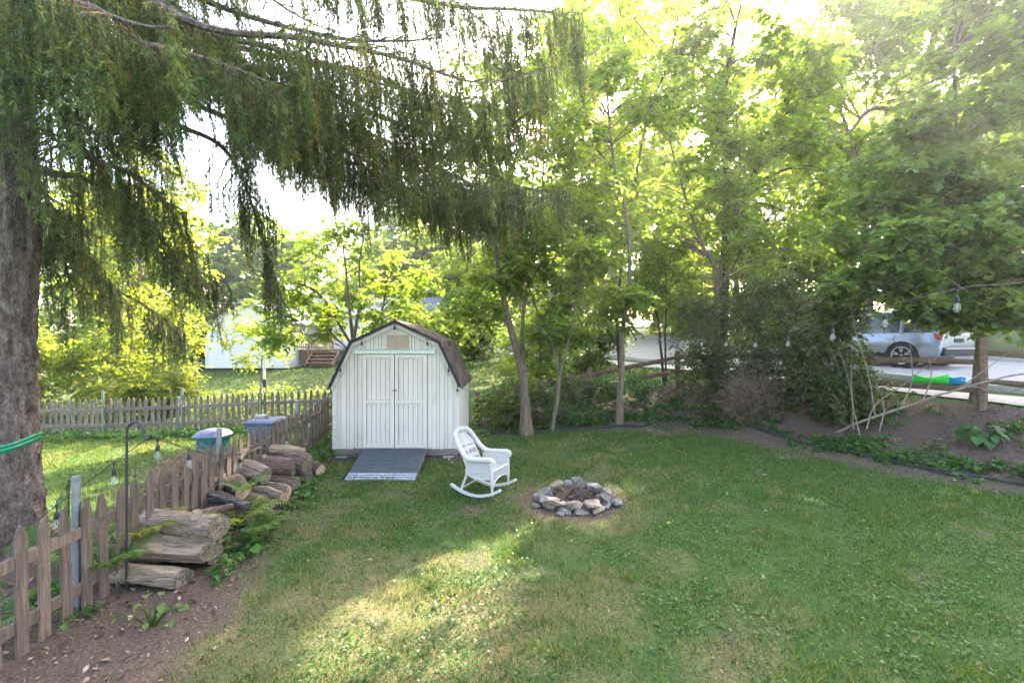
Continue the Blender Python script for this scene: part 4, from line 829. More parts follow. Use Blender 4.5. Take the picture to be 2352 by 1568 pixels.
tree('back_tree', 'tall bright tree behind the neighbouring house and the maple', [([gp(-3.5, 36), (-3.4, 36, 6), (-3.2, 36.2, 12)], .25, .06)], ell((-3.3, 36, 9.5), (4.5, 3.5, 5.5), 60, q(22), .6, 1.1), M['leafbright'], 20, 8, .34, M['treebark'], 111, .5, twigs=False)
tree('back_tree', 'hazy tall tree directly under the sun glare', [([gp(14.4, 29), (14.2, 29, 7), (13.0, 29, 15)], .25, .06), ([(14.2, 29, 7), (12, 29, 10), (10, 29, 15)], .14, .04)], ell((11.9, 29, 15.5), (5.8, 3.5, 9.8), 104, q(23), .5, 1.0), M['leafbright'], 19, 8, .27, M['treebark'], 112, .55, twigs=False)
tree('back_tree', 'tallest tree beside the street beyond the slender tree', [([gp(.6, 33), (.8, 33, 7), (1.6, 33, 15)], .25, .06), ([(.8, 33, 7), (3.5, 33, 12), (5.5, 33, 18)], .15, .05)], ell((3.4, 33, 16), (6.4, 3.5, 11.5), 116, q(24), .55, 1.1), M['leaffar'], 20, 8, .34, M['treebark'], 113, .5, twigs=False)
tree('back_tree', 'tall glowing tree just right of the slender tree under the sun', [([gp(4.6, 24), (4.8, 24, 6), (5.6, 24, 13)], .2, .06), ([(4.9, 24, 7), (7, 24, 11), (8, 24, 16)], .1, .04)], ell((6.0, 24, 15), (4.6, 3, 7), 84, q(27), .5, 1.0), M['leafbright'], 19, 8, .24, M['treebark'], 116, .6, twigs=False)
tree('side_tree', 'yellow-green sunlit tree seen past the spruce trunk', [([gp(-16, 19.5), (-16, 19.5, 4), (-15.8, 19.6, 9)], .16, .05)], ell((-16.2, 19.5, 6.6), (3.2, 2.4, 4.2), 60, q(25), .4, .8), M['vine'], 20, 8, .2, M['treebark'], 114, .45)
far = [(-22, 40, 5, 4, 6, 8.0, 'leaffar', 'rounded far tree left of the open sky patch'), (-13, 50, 5.5, 4, 6, 8.5, 'leaffar', 'far tree below the open patch of sky'), (-33, 38, 6, 5, 7.5, 9, 'leafbright', 'far sunlit tree at the left behind the spruce trunk'), (-9, 44, 5, 4, 6.5, 9, 'leafbright', 'far bright tree behind the neighbouring roof'),
       (3, 52, 7, 5, 8, 11, 'leaffar', 'broad far tree at the end of the street'), (14, 44, 6, 5, 8, 12, 'leaffar', 'far tree up the slope across the street'), (21, 34, 5.5, 4.5, 8, 12, 'leaffar', 'large tree across the street behind the parked car'), (27, 26, 5, 4.5, 7.5, 10, 'leaffar', 'large tree at the far right across the street'), (34, 40, 8, 5, 9, 14, 'leaffar', 'tallest far tree at the right on the hillside'),
       (-45, 55, 9, 5, 8, 9, 'leaffar', 'wide far tree at the far left horizon'), (-27, 58, 9, 5, 7, 9, 'leaffar', 'wide far tree behind the left tree line'), (-1, 66, 10, 5, 8, 11, 'leaffar', 'wide far tree closing the view over the shed'), (22, 62, 11, 5, 10, 15, 'leaffar', 'wide far tree on the hill beyond the street'), (46, 50, 9, 6, 9, 14, 'leaffar', 'wide far tree at the right hill edge')]
for i, (x, y, rx, ry, rz, cz, m_, lb) in enumerate(far):
    g0 = g1(x, y); tree('far_tree', lb, [([Vector((x, y, g0 - .1)), (x, y, g0 + cz * .5), (x + .3, y, g0 + cz)], .3, .1)], ell((x, y, g0 + cz * .82), (rx, ry, rz), 46, q(200 + i), 1.0, 2.0), M[m_], 16, 8, .64, M['darkbark'], 300 + i, .45, twigs=False, group='far trees behind the yard')
under = [(-20, 27, 2.6, 1.6, 2.2, 'sunlit hedge bush left of the white garage'), (-4.2, 24, 1.5, 1.2, 1.8, 'bright bush at the corner of the white house'), (-2.6, 31, 2.4, 1.6, 2.6, 'round bush between white house and street'), (1.0, 17.5, 1.3, 1.0, 1.7, 'bright shrub on the verge behind the maples'), (3.2, 19.5, 1.4, 1.1, 2.0, 'leafy shrub by the sidewalk behind the slender tree'), (12.6, 32, 2.6, 1.5, 2.6, 'rounded bush across the street right of the pole'), (15.5, 25, 2.8, 1.6, 3.0, 'large bush across the street behind the dark bush'), (19.5, 21, 2.6, 1.8, 3.2, 'large bush across the street behind the car'), (23, 17, 2.6, 2, 3.4, 'bush across the street at the right edge'), (-30, 30, 4, 2, 3.0, 'wide bush at the left edge of the neighbouring lawn'), (0, 48, 7, 2, 4, 'wide hedge at the end of the street'), (13, 36, 4, 2, 3.5, 'wide bush uphill across the street'), (27, 30, 5, 2.5, 4.5, 'wide bush on the hillside at the right'), (-18, 45, 8, 2.5, 4.0, 'wide hedge behind the garage'), (7, 46, 4, 2, 4.5, 'tall rounded bush where the street meets the far trees'), (17.5, 41, 4.5, 2, 5, 'tall bush uphill behind the iron railing'), (24, 24, 3, 2, 4.2, 'tall bush across the street behind the car roof'), (21, 33, 3.6, 2, 4.6, 'tall bush on the slope above the iron railing'), (16.4, 29.5, 2.2, 1.4, 2.8, 'bush beside the iron railing')]
for i, (x, y, rx, ry, rz, lb) in enumerate(under):
    g0 = g1(x, y); s_ = .16 if y < 22 else (.26 if y < 33 else .45)
    tree('background_bush', lb, [([Vector((x, y, g0 - .1)), (x + .1, y, g0 + rz * .5), (x, y, g0 + rz)], .07, .02)], ell((x, y, g0 + rz * .85), (rx, ry, rz), 34, q(400 + i), .45 * s_ / .2 + .15, .8 * s_ / .2 + .1), M['leafbright' if i % 2 else 'leaffar'], 20, 8, s_, M['darkbark'], 420 + i, .5, twigs=False, cat='bush', group='bushes beyond the yard')
# a thin-leaved bare-twigged branch tree under the glare
tree('wispy_tree', 'wispy thin-twigged tree with sparse leaves below the glare', [([gp(4.3, 18), (4.2, 18, 4), P(1480, 300, 17), P(1540, 130, 16.5), P(1570, -60, 16)], .08, .02), ([P(1500, 260, 16.9), P(1440, 120, 16.4), P(1420, 0, 16)], .035, .01), ([P(1535, 140, 16.5), P(1470, 60, 16), P(1430, 20, 16)], .03, .008)],
     ell((5.4, 17, 13.6), (2.8, 1.6, 2.6), 44, q(26), .4, .9), M['leafbright'], 12, 6, .11, M['darkbark'], 115, .6, droop=.35)
# ------------------------------------------------------------------ shrubs
def shrub(name, label, base, clumps, leafm, K, L, size, seed, canes, bark=M['twig'], vmean=.4, aspect=.6, caner=.012, **kw):
    kw.setdefault('prune', False)
    stems = []; random.seed(seed)
    for i in range(canes):
        c = clumps[random.randrange(len(clumps))]; b = Vector(base) + Vector((random.uniform(-.3, .3), random.uniform(-.2, .2), 0)); e = Vector(c[:3]); m_ = b.lerp(e, .5) + Vector((random.uniform(-.15, .15), random.uniform(-.15, .15), .15)); stems.append(([b, m_, e], caner * random.uniform(.7, 1.3), .004))
    return tree(name, label, stems, clumps, leafm, K, L, size, bark, seed, vmean, .18, .8, .1, aspect, limbr=.01, cat='shrub', twr=.003, **kw)
b0 = gp(6.3, 11.8)
shrub('privet_bush', 'tall dark tangled bush on the bank with dead twigs at its base', b0, cl(ell((5.6, 12.2, 2.6), (1.2, .9, 1.5), 46, q(31), .28, .5), ell((6.6, 11.7, 2.7), (1.1, .9, 1.6), 46, q(32), .28, .5), ell((5.1, 12.4, 1.4), (.8, .6, .8), 24, q(33), .25, .4), ell((6.9, 11.3, 1.6), (.8, .6, .8), 24, q(34), .25, .4)), M['leafbush'], 26, 9, .062, 131, 30, vmean=.35)
shrub('leafy_shrub', 'leafy shrub with pale canes between dark bush and split rail post', gp(7.35, 9.9), cl(ell((7.1, 10.4, 2.0), (.85, .7, 1.0), 36, q(35), .25, .42), ell((7.3, 9.9, 1.1), (.9, .45, .55), 26, q(36), .22, .36), ell((7.1, 10.0, .95), (.6, .4, .35), 12, q(70), .2, .34), ell((7.0, 10.0, 2.9), (.7, .6, .6), 14, q(37), .22, .4)), M['leafbush'], 22, 8, .085, 132, 18, bark=M['palebark'], vmean=.5, aspect=.7)
shrub('low_shrub', 'low dark shrub filling the bank behind the maple trunks', gp(1.2, 12.2), cl(ell((.2, 12.1, .6), (1.1, .7, .5), 26, q(38), .2, .38), ell((2.0, 12.6, .8), (1.1, .6, .55), 26, q(39), .2, .38)), M['leafbush'], 20, 7, .075, 133, 12, vmean=.45)
shrub('low_shrub', 'low leafy shrub on the bank left of the slender tree', gp(3.3, 12.6), cl(ell((3.2, 12.7, .95), (.9, .5, .45), 22, q(40), .2, .36), ell((1.6, 11.6, .35), (.9, .35, .25), 16, q(41), .15, .28)), M['weed'], 20, 7, .07, 134, 10, vmean=.3)
shrub('brush_shrub', 'sparse shrub behind the shed corner against the low rails', gp(-.5, 12.0), cl(ell((-.4, 11.8, .55), (.6, .4, .4), 16, q(42), .2, .35), ell((0, 12.6, 1.2), (.8, .6, .7), 14, q(43), .25, .4)), M['leaf'], 18, 7, .08, 135, 8, vmean=.5)
for i, (c, rad, n, sd, lb) in enumerate([((-13.4, 15.5, 1.4), (1.7, 1.2, 1.7), 46, 51, 'tall sunlit vine thicket behind the fence next to the spruce trunk'), ((-11.5, 15.0, .6), (1.1, .8, .8), 30, 52, 'sunlit vine thicket behind the middle of the far picket fence'), ((-14.4, 18.5, 2.2), (2.2, 1.4, 2.4), 48, 53, 'highest sunlit vine thicket in front of the white garage'), ((-15.6, 14.5, 1.2), (1.5, 1.2, 1.9), 36, 54, 'sunlit vine thicket partly hidden by the spruce trunk')]):
    shrub('vine_thicket', lb, gp(c[0], c[1]), ell(c, rad, n, q(sd), .3, .6), M['vine'], 22, 8, .11, 140 + i, 8, vmean=.45, aspect=.8)
shrub('bramble', 'arching brambles along the far picket fence beside the shed', gp(-6, 12.9), cl(ell((-6.2, 12.9, .55), (2.0, .5, .45), 30, q(55), .18, .34), ell((-8.2, 12.9, .4), (1.2, .4, .4), 16, q(56), .18, .3)), M['leaf'], 16, 7, .075, 145, 12, vmean=.6)
# dead twig tangle at the bush foot
def tangle(name, label, c, rad, n, ln, w, m_, seed, cat='brush', up=.3, kind=None):
    r = np.random.default_rng(seed); A = np.array(c) + unit(r.normal(size=(n, 3))) * (r.random((n, 1)) ** .5) * np.array(rad); d = r.normal(size=(n, 3)); d[:, 2] += up; d = unit(d); l = ln * (.4 + r.random((n, 1)))
    mid = A + d * l * .5 + r.normal(0, .06, (n, 3)) * ln; B = A + d * l + r.normal(0, .12, (n, 3)) * ln - np.array([0, 0, .12]) * l
    V1, F1 = ribbons(A, mid, w); V2, F2 = ribbons(mid - (mid - A) * .35, B, w * .8); V, F, _ = cat_meshes([(V1, F1), (V2, F2)])
    return props(link(name, np_mesh(name, V, F, m_)), label, cat, kind=kind)
tangle('dead_brush', 'pale dead twig tangle at the foot of the dark bush', (5.95, 11.2, .85), (.8, .35, .65), 520, .6, .0085, M['twig'], 61, up=.5, kind='stuff')
# leaning limb with upright shoots in front of the shrub
lb_ = thing('fallen_limb', 'long pale limb leaning out from the bank in front of the rail fence', 'branch', gp(6.95, 9.75))
mb = MB(); stem_mesh(mb, [gp(6.95, 9.75), P(1985, 965, 9.35), P(2090, 930, 8.95), P(2190, 897, 8.6), P(2300, 868, 8.3), P(2420, 845, 8.1)], .03, .014, 8, .02); mb.build('limb', M['palebark'], lb_, smooth=True)
for pts in ([P(1960, 985, 9.45), P(1955, 900, 9.5), P(1925, 790, 9.6)], [P(2010, 957, 9.25), P(1995, 860, 9.3), P(1965, 760, 9.4), P(1950, 690, 9.5)], [P(1975, 1000, 9.2), P(1958, 920, 9.3), P(1955, 830, 9.4)], [P(1990, 985, 9.2), P(2010, 930, 9.2), P(2080, 880, 9.1), P(2150, 820, 9.0)], [P(2070, 937, 9.02), P(2095, 870, 9.0), P(2090, 790, 9.0)], [P(2120, 920, 8.85), P(2140, 850, 8.8), P(2110, 770, 8.8)], [P(2200, 895, 8.57), P(2260, 850, 8.4), P(2330, 800, 8.3)], [P(2230, 886, 8.5), P(2310, 900, 8.4), P(2380, 880, 8.3)], [P(2020, 990, 9.1), P(2030, 930, 9.2), P(2000, 850, 9.3)]):
    mb = MB(); stem_mesh(mb, pts, .014, .005, 6, .006); mb.build('shoot', M['palebark'], lb_, smooth=True)
# ground cover on the bank and along fences: leafy patches nobody would count
r = np.random.default_rng(71); pc = []
for (x0, y0), (x1, y1), n in (((-.6, 11.1), (3.3, 12.2), 90), ((3.3, 12.1), (4.8, 13.2), 50), ((4.9, 12.6), (6.2, 10.5), 60), ((6.3, 9.9), (7.3, 7.7), 80), ((7.3, 7.8), (10, 5.2), 90), ((8.6, 8.2), (11, 7.0), 50), ((5.2, 12.8), (8.2, 9.4), 60)):
    t = r.random(n); x = x0 + (x1 - x0) * t + r.normal(0, .22, n); y = y0 + (y1 - y0) * t + r.normal(0, .22, n); pc.append(np.column_stack([x, y, gzs(x, y) + .05, .08 + .12 * r.random(n)]))
(V, F, A), _ = sprays(np.concatenate(pc), r, 9, 4, .06, .4, .2, .5, .1, .9)
props(link('ground_cover', np_mesh('ground_cover', V, F, M['weed'], {'v': A})), 'low leafy weeds scattered over the mulched bank', 'weeds', kind='stuff')
pc = []
for (x0, y0), (x1, y1), n, sd in (((-13.5, 12.4), (-5, 11.6), 190, .2), ((-2.85, 4.4), (-3.1, 7.2), 24, .12), ((-3.9, 7.6), (-4.0, 10.2), 50, .15), ((-4.1, 3.4), (-4.2, 7), 40, .2), ((-3.1, 9.0), (-3.6, 8.2), 14, .15)):
    t = r.random(n); x = x0 + (x1 - x0) * t + r.normal(0, sd, n); y = y0 + (y1 - y0) * t + r.normal(0, sd, n); pc.append(np.column_stack([x, y, gzs(x, y) + .07, .10 + .14 * r.random(n)]))
(V, F, A), _ = sprays(np.concatenate(pc), r, 10, 4, .06, .4, .2, .6, .1, .9)
props(link('fence_weeds', np_mesh('fence_weeds', V, F, M['weed'], {'v': A})), 'leafy weeds along the feet of the picket fences', 'weeds', kind='stuff')
# big-leaved sapling under the right fence post
def bigleaf(name, label, c, n, spread, size, seed, vm=.4):
    r = np.random.default_rng(seed); t = thing(name, label, 'plant', c); C = np.array(c); mb = MB()
    for i in range(n):
        a = r.random() * 6.283; e = C + np.array([math.cos(a) * spread[0], math.sin(a) * spread[1], 0]) * (.3 + .7 * r.random()) + np.array([0, 0, spread[2] * (.25 + .75 * r.random())])
        mb.tube([C, (C + e) / 2 + np.array([0, 0, .05]), e], [.006, .004, .003], 5, cap=False)
        N = unit(np.array([math.cos(a) * .4, math.sin(a) * .4 - .5, 1.0]) + r.normal(0, .2, 3)); D = unit(np.array([math.cos(a), math.sin(a) - .2, -.25])); D = unit(D - N * (D * N).sum()); S = np.cross(N, D); s = size * (.6 + .6 * r.random())
        out = [e]; 
        for w_, l_ in ((.38, .02), (.55, .3), (.42, .62), (.18, .88), (0, 1.05), (-.18, .88), (-.42, .62), (-.55, .3), (-.38, .02)): out.append(e + D * l_ * s + S * w_ * s + N * (abs(w_) * .22 * s - l_ * l_ * .15 * s))
        V = np.array(out) - C; F = np.array([(0, k, k + 1) for k in range(1, 9)]); link('leaf', np_mesh('leaf', V, F, M['weed'], {'v': np.full(len(V), np.clip(vm + r.normal(0, .15), 0, 1))}), t)
    mb.build('stems', M['fern'], t)
bigleaf('broadleaf_sapling', 'big-leaved green sapling below the right fence post', tuple(gp(8.25, 7.95)), 34, (.34, .25, .42), .15, 5, .35)
bigleaf('broadleaf_seedling', 'smaller broad-leaved plant near the edging right of the pale limb', tuple(gp(7.65, 7.35)), 14, (.25, .2, .22), .10, 6, .3)
bigleaf('yellowing_seedling', 'straggly yellowing seedling in the soil before the woodpile', tuple(gp(-2.85, 3.6)), 16, (.3, .2, .26), .05, 7, .75)
bigleaf('hosta_plant', 'clump of fresh green leaves beside the big weathered log', tuple(gp(-2.85, 4.75)), 16, (.22, .2, .16), .09, 8, .5)
bigleaf('corner_seedling', 'leafy seedling growing at the bank foot far right', tuple(gp(8.35, 6.6)), 16, (.3, .22, .25), .11, 9, .45)
# ------------------------------------------------------------------ ferns
def fern(label, c, n, ln, seed, vm, az0=0, azr=6.283):
    r = np.random.default_rng(seed); t = thing('fern', label, 'fern', c, 'ferns by the picket fence')
    for i in range(n):
        a = az0 + azr * (i + r.random() * .6) / n; L = ln * (.75 + .4 * r.random()); d = np.array([math.cos(a), math.sin(a), 0]); side = np.array([-d[1], d[0], 0]); pts = []
        for k in range(19):
            u = k / 18; pts.append(d * L * .85 * u + np.array([0, 0, L * (1.25 * u - .95 * u * u)]))
        pts = np.array(pts); Cb, D, N, S = [], [], [], []
        for k in range(2, 19, 1):
            u = k / 18; tg = unit(pts[min(k + 1, 18)] - pts[k - 1]); up = np.cross(side, tg) * -1; up = up if up[2] > 0 else -up
            for sg in (1, -1): Cb.append(pts[k]); D.append(side * sg + tg * .35 - np.array([0, 0, .15])); N.append(up); S.append(L * .22 * math.sin(math.pi * min(u * .92 + .12, 1)) + .012)
        V, F, A = leaf_quads(np.array(Cb), np.array(D), np.array(N), np.array(S), np.clip(r.normal(vm, .1, len(S)), 0, 1), .2, .0, .12)
        mb_a = ribbons(pts[:-1], pts[1:] + (pts[1:] - pts[:-1]) * .6, .003); V2, F2, A2 = cat_meshes([(V, F, A), (mb_a[0], mb_a[1], np.full(len(mb_a[0]), .4))])
        link('frond', np_mesh('frond', V2, F2, M['fern'], {'v': A2}), t)
fern('yellow-green fern in front of the middle of the woodpile', (-3.12, 5.2, .12), 9, .62, 1, .85)
fern('yellowing fern growing through the fence at the left end of the big log', (-3.62, 4.42, .30), 8, .5, 2, .8, -1.4, 5)
fern('green fern drooping beside the shepherd hook', (-3.56, 4.05, .22), 8, .45, 3, .4)
fern('green fern spreading right of the woodpile onto the soil', (-2.9, 5.1, gs1(-2.9, 5.1) + .05), 7, .5, 4, .5, -1.3, 3.0)
fern('large pale green fern behind the fence by the spruce trunk', (-4.35, 4.55, g1(-4.35, 4.55)), 9, .9, 5, .4)
fern('green fern at the spruce foot behind the first pickets', (-3.95, 3.35, g1(-3.95, 3.35)), 6, .6, 6, .2)
fern('green fern behind the charred log', (-3.25, 5.5, .42), 6, .36, 7, .4)
# ------------------------------------------------------------------ firewood
def log(label, a, b, rad, m, end=M['cut'], split=None, knots=0, seed=0):
    random.seed(seed); a, b = Vector(a), Vector(b); c = (a + b) / 2; t = thing('firewood_log', label, 'log', (c.x, c.y, c.z - rad), 'firewood stacked along the fence')
    d = (b - a); L = d.length; d.normalize(); u = Vector((0, 0, 1)); s = d.cross(u).normalized(); u = s.cross(d); seg = 34; n = 14; V = []
    ph = [random.uniform(0, 6.28) for _ in range(4)]
    def pt(i, k):
        f = i / (n - 1); an = 2 * math.pi * k / seg; rr = rad * (1 + .09 * math.sin(2 * an + ph[0] + f) + .07 * math.sin(3 * an + ph[1] - f * 1.5) + .03 * math.sin(7 * an + ph[2] + f * 2) + .02 * math.sin(13 * an + ph[3] + f * 3) + .05 * math.sin(f * 5 + ph[3]) - (.10 if (k * 7 + seed * 3) % 11 == 0 else 0) + random.uniform(-.035, .035)) * (1.1 - .18 * f)
        if split is not None:                    # half or quarter round: flatten one side
            h = math.cos(an - split); lim = .45 + .08 * math.sin(f * 6 + ph[2])
            if h > lim: rr *= lim / h * 1.0
        bend = .09 * L * math.sin(f * 3.14 + ph[1] * .2)
        return a + d * L * f + (s * math.cos(an) + u * math.sin(an)) * rr + u * bend * .4
    for i in range(n):
        for k in range(seg): V.append(pt(i, k))
    F = [(i * seg + k, i * seg + (k + 1) % seg, (i + 1) * seg + (k + 1) % seg, (i + 1) * seg + k) for i in range(n - 1) for k in range(seg)]
    mb = MB(); mb.add(V, F); mb.build('bark', m, t, smooth=True)
    for e, i in ((-1, 0), (1, n - 1)):
        ring = V[i * seg:(i + 1) * seg]; ce = sum(ring, Vector()) / seg; mb = MB(); r2 = [ce.lerp(p, .995) + d * e * .004 for p in ring]; r1 = [ce.lerp(p, .6) + d * e * (.006 + random.uniform(-.004, .004)) for p in ring]
        vs_ = r2 + r1 + [ce + d * e * .003]; fs = [(k, (k + 1) % seg, seg + (k + 1) % seg, seg + k) for k in range(seg)] + [(seg + k, seg + (k + 1) % seg, 2 * seg) for k in range(seg)]
        mb.add(vs_, fs); mb.build('cut_end', end, t)
        for q_ in range(5):                      # drying cracks
            an_ = random.uniform(0, 6.28); k_ = int(an_ / 6.283 * seg) % seg; mb = MB(); mb.beam(ce.lerp(ring[k_], random.uniform(.05, .3)) + d * e * .006, ce.lerp(ring[k_], random.uniform(.6, .97)) + d * e * .006, rad * .035, .004, up=d); mb.build('drying_crack', M['char'], t)
        if rad > .05:                            # growth rings in relief
            for fr in (.93, .78, .62, .45, .28): mb = MB(); mb.tube([ce.lerp(p, fr) + d * e * .006 for p in ring] + [ce.lerp(ring[0], fr) + d * e * .006], .0022, 4, cap=False); mb.build('growth_ring', M['logbare'] if end is M['cut'] else M['logbark'], t)
    for k in range(knots):
        f = random.uniform(.2, .8); p = a + d * L * f + (u * .8 - Vector((0, .5, 0))) * rad * .9; mb = MB(); mb.tube([p, p + u * rad * .45 + d * rad * .2], [rad * .45, rad * .3], 9); mb.build('branch_stub', m, t, smooth=True)
    return t
log('thick grey weathered log on top of the front stack, branch stub on it', (-3.70, 4.68, .36), (-2.90, 4.50, .44), .135, M['logbare'], M['cutold'], knots=1, seed=1)
log('long weathered split log in the middle of the front stack', (-3.74, 4.42, .235), (-2.92, 4.36, .285), .128, M['logbare'], M['cutold'], split=1.3, seed=2)
log('dark half log lying lowest in the front stack', (-3.68, 4.27, .10), (-3.02, 4.20, .10), .118, M['logbare'], M['cutold'], split=2.1, seed=3)
log('short mossy log hidden behind the middle of the front stack', (-3.6, 4.68, .10), (-3.0, 4.6, .10), .105, M['logbark'], M['cutold'], seed=4)
log('slim reddish branch with hollow end lying above the big log', P(400, 1200, 4.9), P(535, 1158, 5.3), .034, M['logbark'], M['cut'], seed=5)
log('charred flat log jutting out below the sawn log', (-3.66, 5.56, .36), (-3.12, 5.36, .33), .075, M['char'], M['char'], split=1.57, seed=6)
log('fresh sawn round log with orange growth rings facing right', (-3.72, 6.05, .38), (-3.40, 5.75, .345), .10, M['logbark'], M['cut'], seed=7)
log('upright leaning bark slab left of the sawn round log', (-3.86, 6.0, .28), (-3.78, 5.85, .52), .085, M['logbare'], M['cut'], split=1.2, seed=8)
log('smooth pale log with mossy end above the sawn round log', (-3.88, 6.46, .43), (-3.40, 6.28, .40), .12, M['logbare'], M['cutold'], seed=9)
log('dark barked log behind the mossy-ended log', (-3.86, 6.78, .36), (-3.30, 6.86, .36), .135, M['logbark'], M['cutold'], seed=10)
log('thick grey-ended log nearest the shed in the woodpile', (-3.84, 7.30, .38), (-3.22, 7.16, .33), .15, M['logbark'], M['cutold'], seed=11)
log('split wedge on top of the pile by the shed end', (-3.82, 7.18, .55), (-3.34, 7.34, .50), .075, M['logbare'], M['cut'], split=1.4, seed=12)
log('small orange-ended log at the shed end of the woodpile', (-3.45, 7.75, .12), (-3.2, 7.6, .11), .10, M['logbark'], M['cut'], seed=13)
log('base log under the charred log', (-3.7, 5.6, .13), (-3.2, 5.55, .13), .13, M['logbark'], M['cutold'], seed=14)
log('base log under the sawn round log', (-3.75, 6.05, .13), (-3.2, 5.95, .13), .135, M['logbark'], M['cutold'], seed=15)
log('split log sticking out low under the mossy-ended log', (-3.7, 6.4, .17), (-3.12, 6.3, .15), .11, M['logbare'], M['cut'], split=.6, seed=16)
log('split block lying on the ground beside the ferns', (-3.4, 6.1, .27), (-3.02, 6.0, .25), .07, M['logbare'], M['cut'], split=1.9, seed=17)
log('base log under the dark barked log', (-3.75, 6.8, .14), (-3.2, 6.75, .14), .13, M['logbark'], M['cutold'], seed=18)
log('base log under the thick grey-ended log', (-3.75, 7.25, .14), (-3.22, 7.2, .14), .13, M['logbark'], M['cutold'], seed=19)
# ------------------------------------------------------------------ fire pit
pit = thing('fire_pit', 'ring of stacked fieldstones holding ash and burnt sticks on the lawn', 'fire pit', (FIRE[0], FIRE[1], 0))
def stone(c, size, m, seed, rot=0.0):
    rr = random.Random(seed); bm = bmesh.new()
    for _ in range(18):
        p = Vector((rr.gauss(0, 1), rr.gauss(0, 1), rr.gauss(0, 1))).normalized(); k = max(abs(p.x), abs(p.y), abs(p.z)); p = p.lerp(p / k * .9, .85)
        bm.verts.new((p.x * size[0] / 2 * rr.uniform(.9, 1.05), p.y * size[1] / 2 * rr.uniform(.9, 1.05), p.z * size[2] / 2 * rr.uniform(.85, 1.05)))
    res = bmesh.ops.convex_hull(bm, input=bm.verts); bmesh.ops.delete(bm, geom=[v for v in bm.verts if not v.link_faces], context='VERTS')
    bmesh.ops.bevel(bm, geom=list(bm.edges), offset=min(size) * .02, segments=1, affect='EDGES'); bmesh.ops.recalc_face_normals(bm, faces=bm.faces)
    me = bpy.data.meshes.new('stone'); bm.to_mesh(me); bm.free(); me.materials.append(m); return link('stone', me, pit, c, (rr.uniform(-.12, .12), rr.uniform(-.12, .12), rot))
random.seed(3)
n1 = 11
for k in range(n1):
    a = 2 * math.pi * k / n1 + .25; rr = .45 + random.uniform(-.02, .02); x, y = FIRE[0] + rr * math.cos(a), FIRE[1] + rr * math.sin(a)
    stone((x, y, .04), (random.uniform(.15, .2), random.uniform(.24, .30), random.uniform(.09, .12)), M['rocktan' if k % 3 == 0 else 'rock'], 50 + k, a)
for k, (ang, rr, sz, zz, m) in enumerate([(-97, .42, (.17, .27, .10), .14, 'rocktan'), (-62, .44, (.24, .29, .10), .145, 'rocktan'), (-134, .44, (.2, .36, .11), .145, 'rocktan'), (-25, .46, (.18, .22, .15), .15, 'rock'), (8, .5, (.18, .26, .15), .13, 'rock'), (36, .46, (.22, .30, .15), .15, 'rock'), (66, .42, (.18, .30, .17), .17, 'rock'), (95, .42, (.17, .18, .16), .16, 'rock'), (122, .43, (.18, .3, .16), .16, 'rocktan'), (152, .45, (.13, .19, .10), .15, 'rock'), (178, .47, (.18, .26, .14), .14, 'rock'), (-160, .49, (.2, .2, .12), .12, 'rock'), (200, .60, (.13, .16, .08), .04, 'rock'), (-8, .62, (.18, .24, .13), .05, 'rock'), (160, .6, (.16, .15, .10), .04, 'rock'), (-118, .57, (.10, .15, .07), .03, 'rock'), (78, .5, (.14, .2, .10), .22, 'rock')]):
    a = R(ang); stone((FIRE[0] + rr * math.cos(a), FIRE[1] + rr * math.sin(a), zz), sz, M[m], 90 + k, a)
mb = MB(); mb.lathe((FIRE[0], FIRE[1], 0), [(.40, .02), (.34, .05), (.22, .08), (.1, .09), (.01, .095)], 20); mb.build('ash_bed', M['ash'], pit, smooth=True)
r = np.random.default_rng(4); n = 300; _q = r.normal(0, .13, (n, 2)); A = np.column_stack([FIRE[0] + _q[:, 0], FIRE[1] + _q[:, 1], .07 + np.clip(.24 - np.hypot(_q[:, 0], _q[:, 1]) * .9, .03, .3) * r.random(n)]); d = unit(np.column_stack([r.normal(0, 1, n), r.normal(0, 1, n), r.normal(.15, .3, n)])); V, F = ribbons(A - d * .12, A + d * (.08 + .14 * r.random((n, 1))), .0065)
o = link('twigs', np_mesh('twigs', V - np.array([FIRE[0], FIRE[1], 0]), F, M['twig']), pit); o['kind'] = 'stuff'
for a, b, rd in (((.62, 6.0, .16), (1.0, 6.5, .36), .017), ((.95, 6.1, .12), (.93, 6.35, .26), .014), ((1.05, 6.2, .13), (.7, 6.5, .25), .013), ((.75, 6.15, .16), (1.15, 6.3, .22), .011), ((.8, 6.5, .18), (1.1, 6.15, .2), .012)):
    mb = MB(); stem_mesh(mb, [a, ((a[0] + b[0]) / 2 + .01, (a[1] + b[1]) / 2, (a[2] + b[2]) / 2 + .015), b], rd, rd * .6, 7, .004, 4); mb.build('burnt_stick', M['char'] if rd < .012 else M['darkbark'], pit, smooth=True)
pit.scale = (.93, .93, .86)
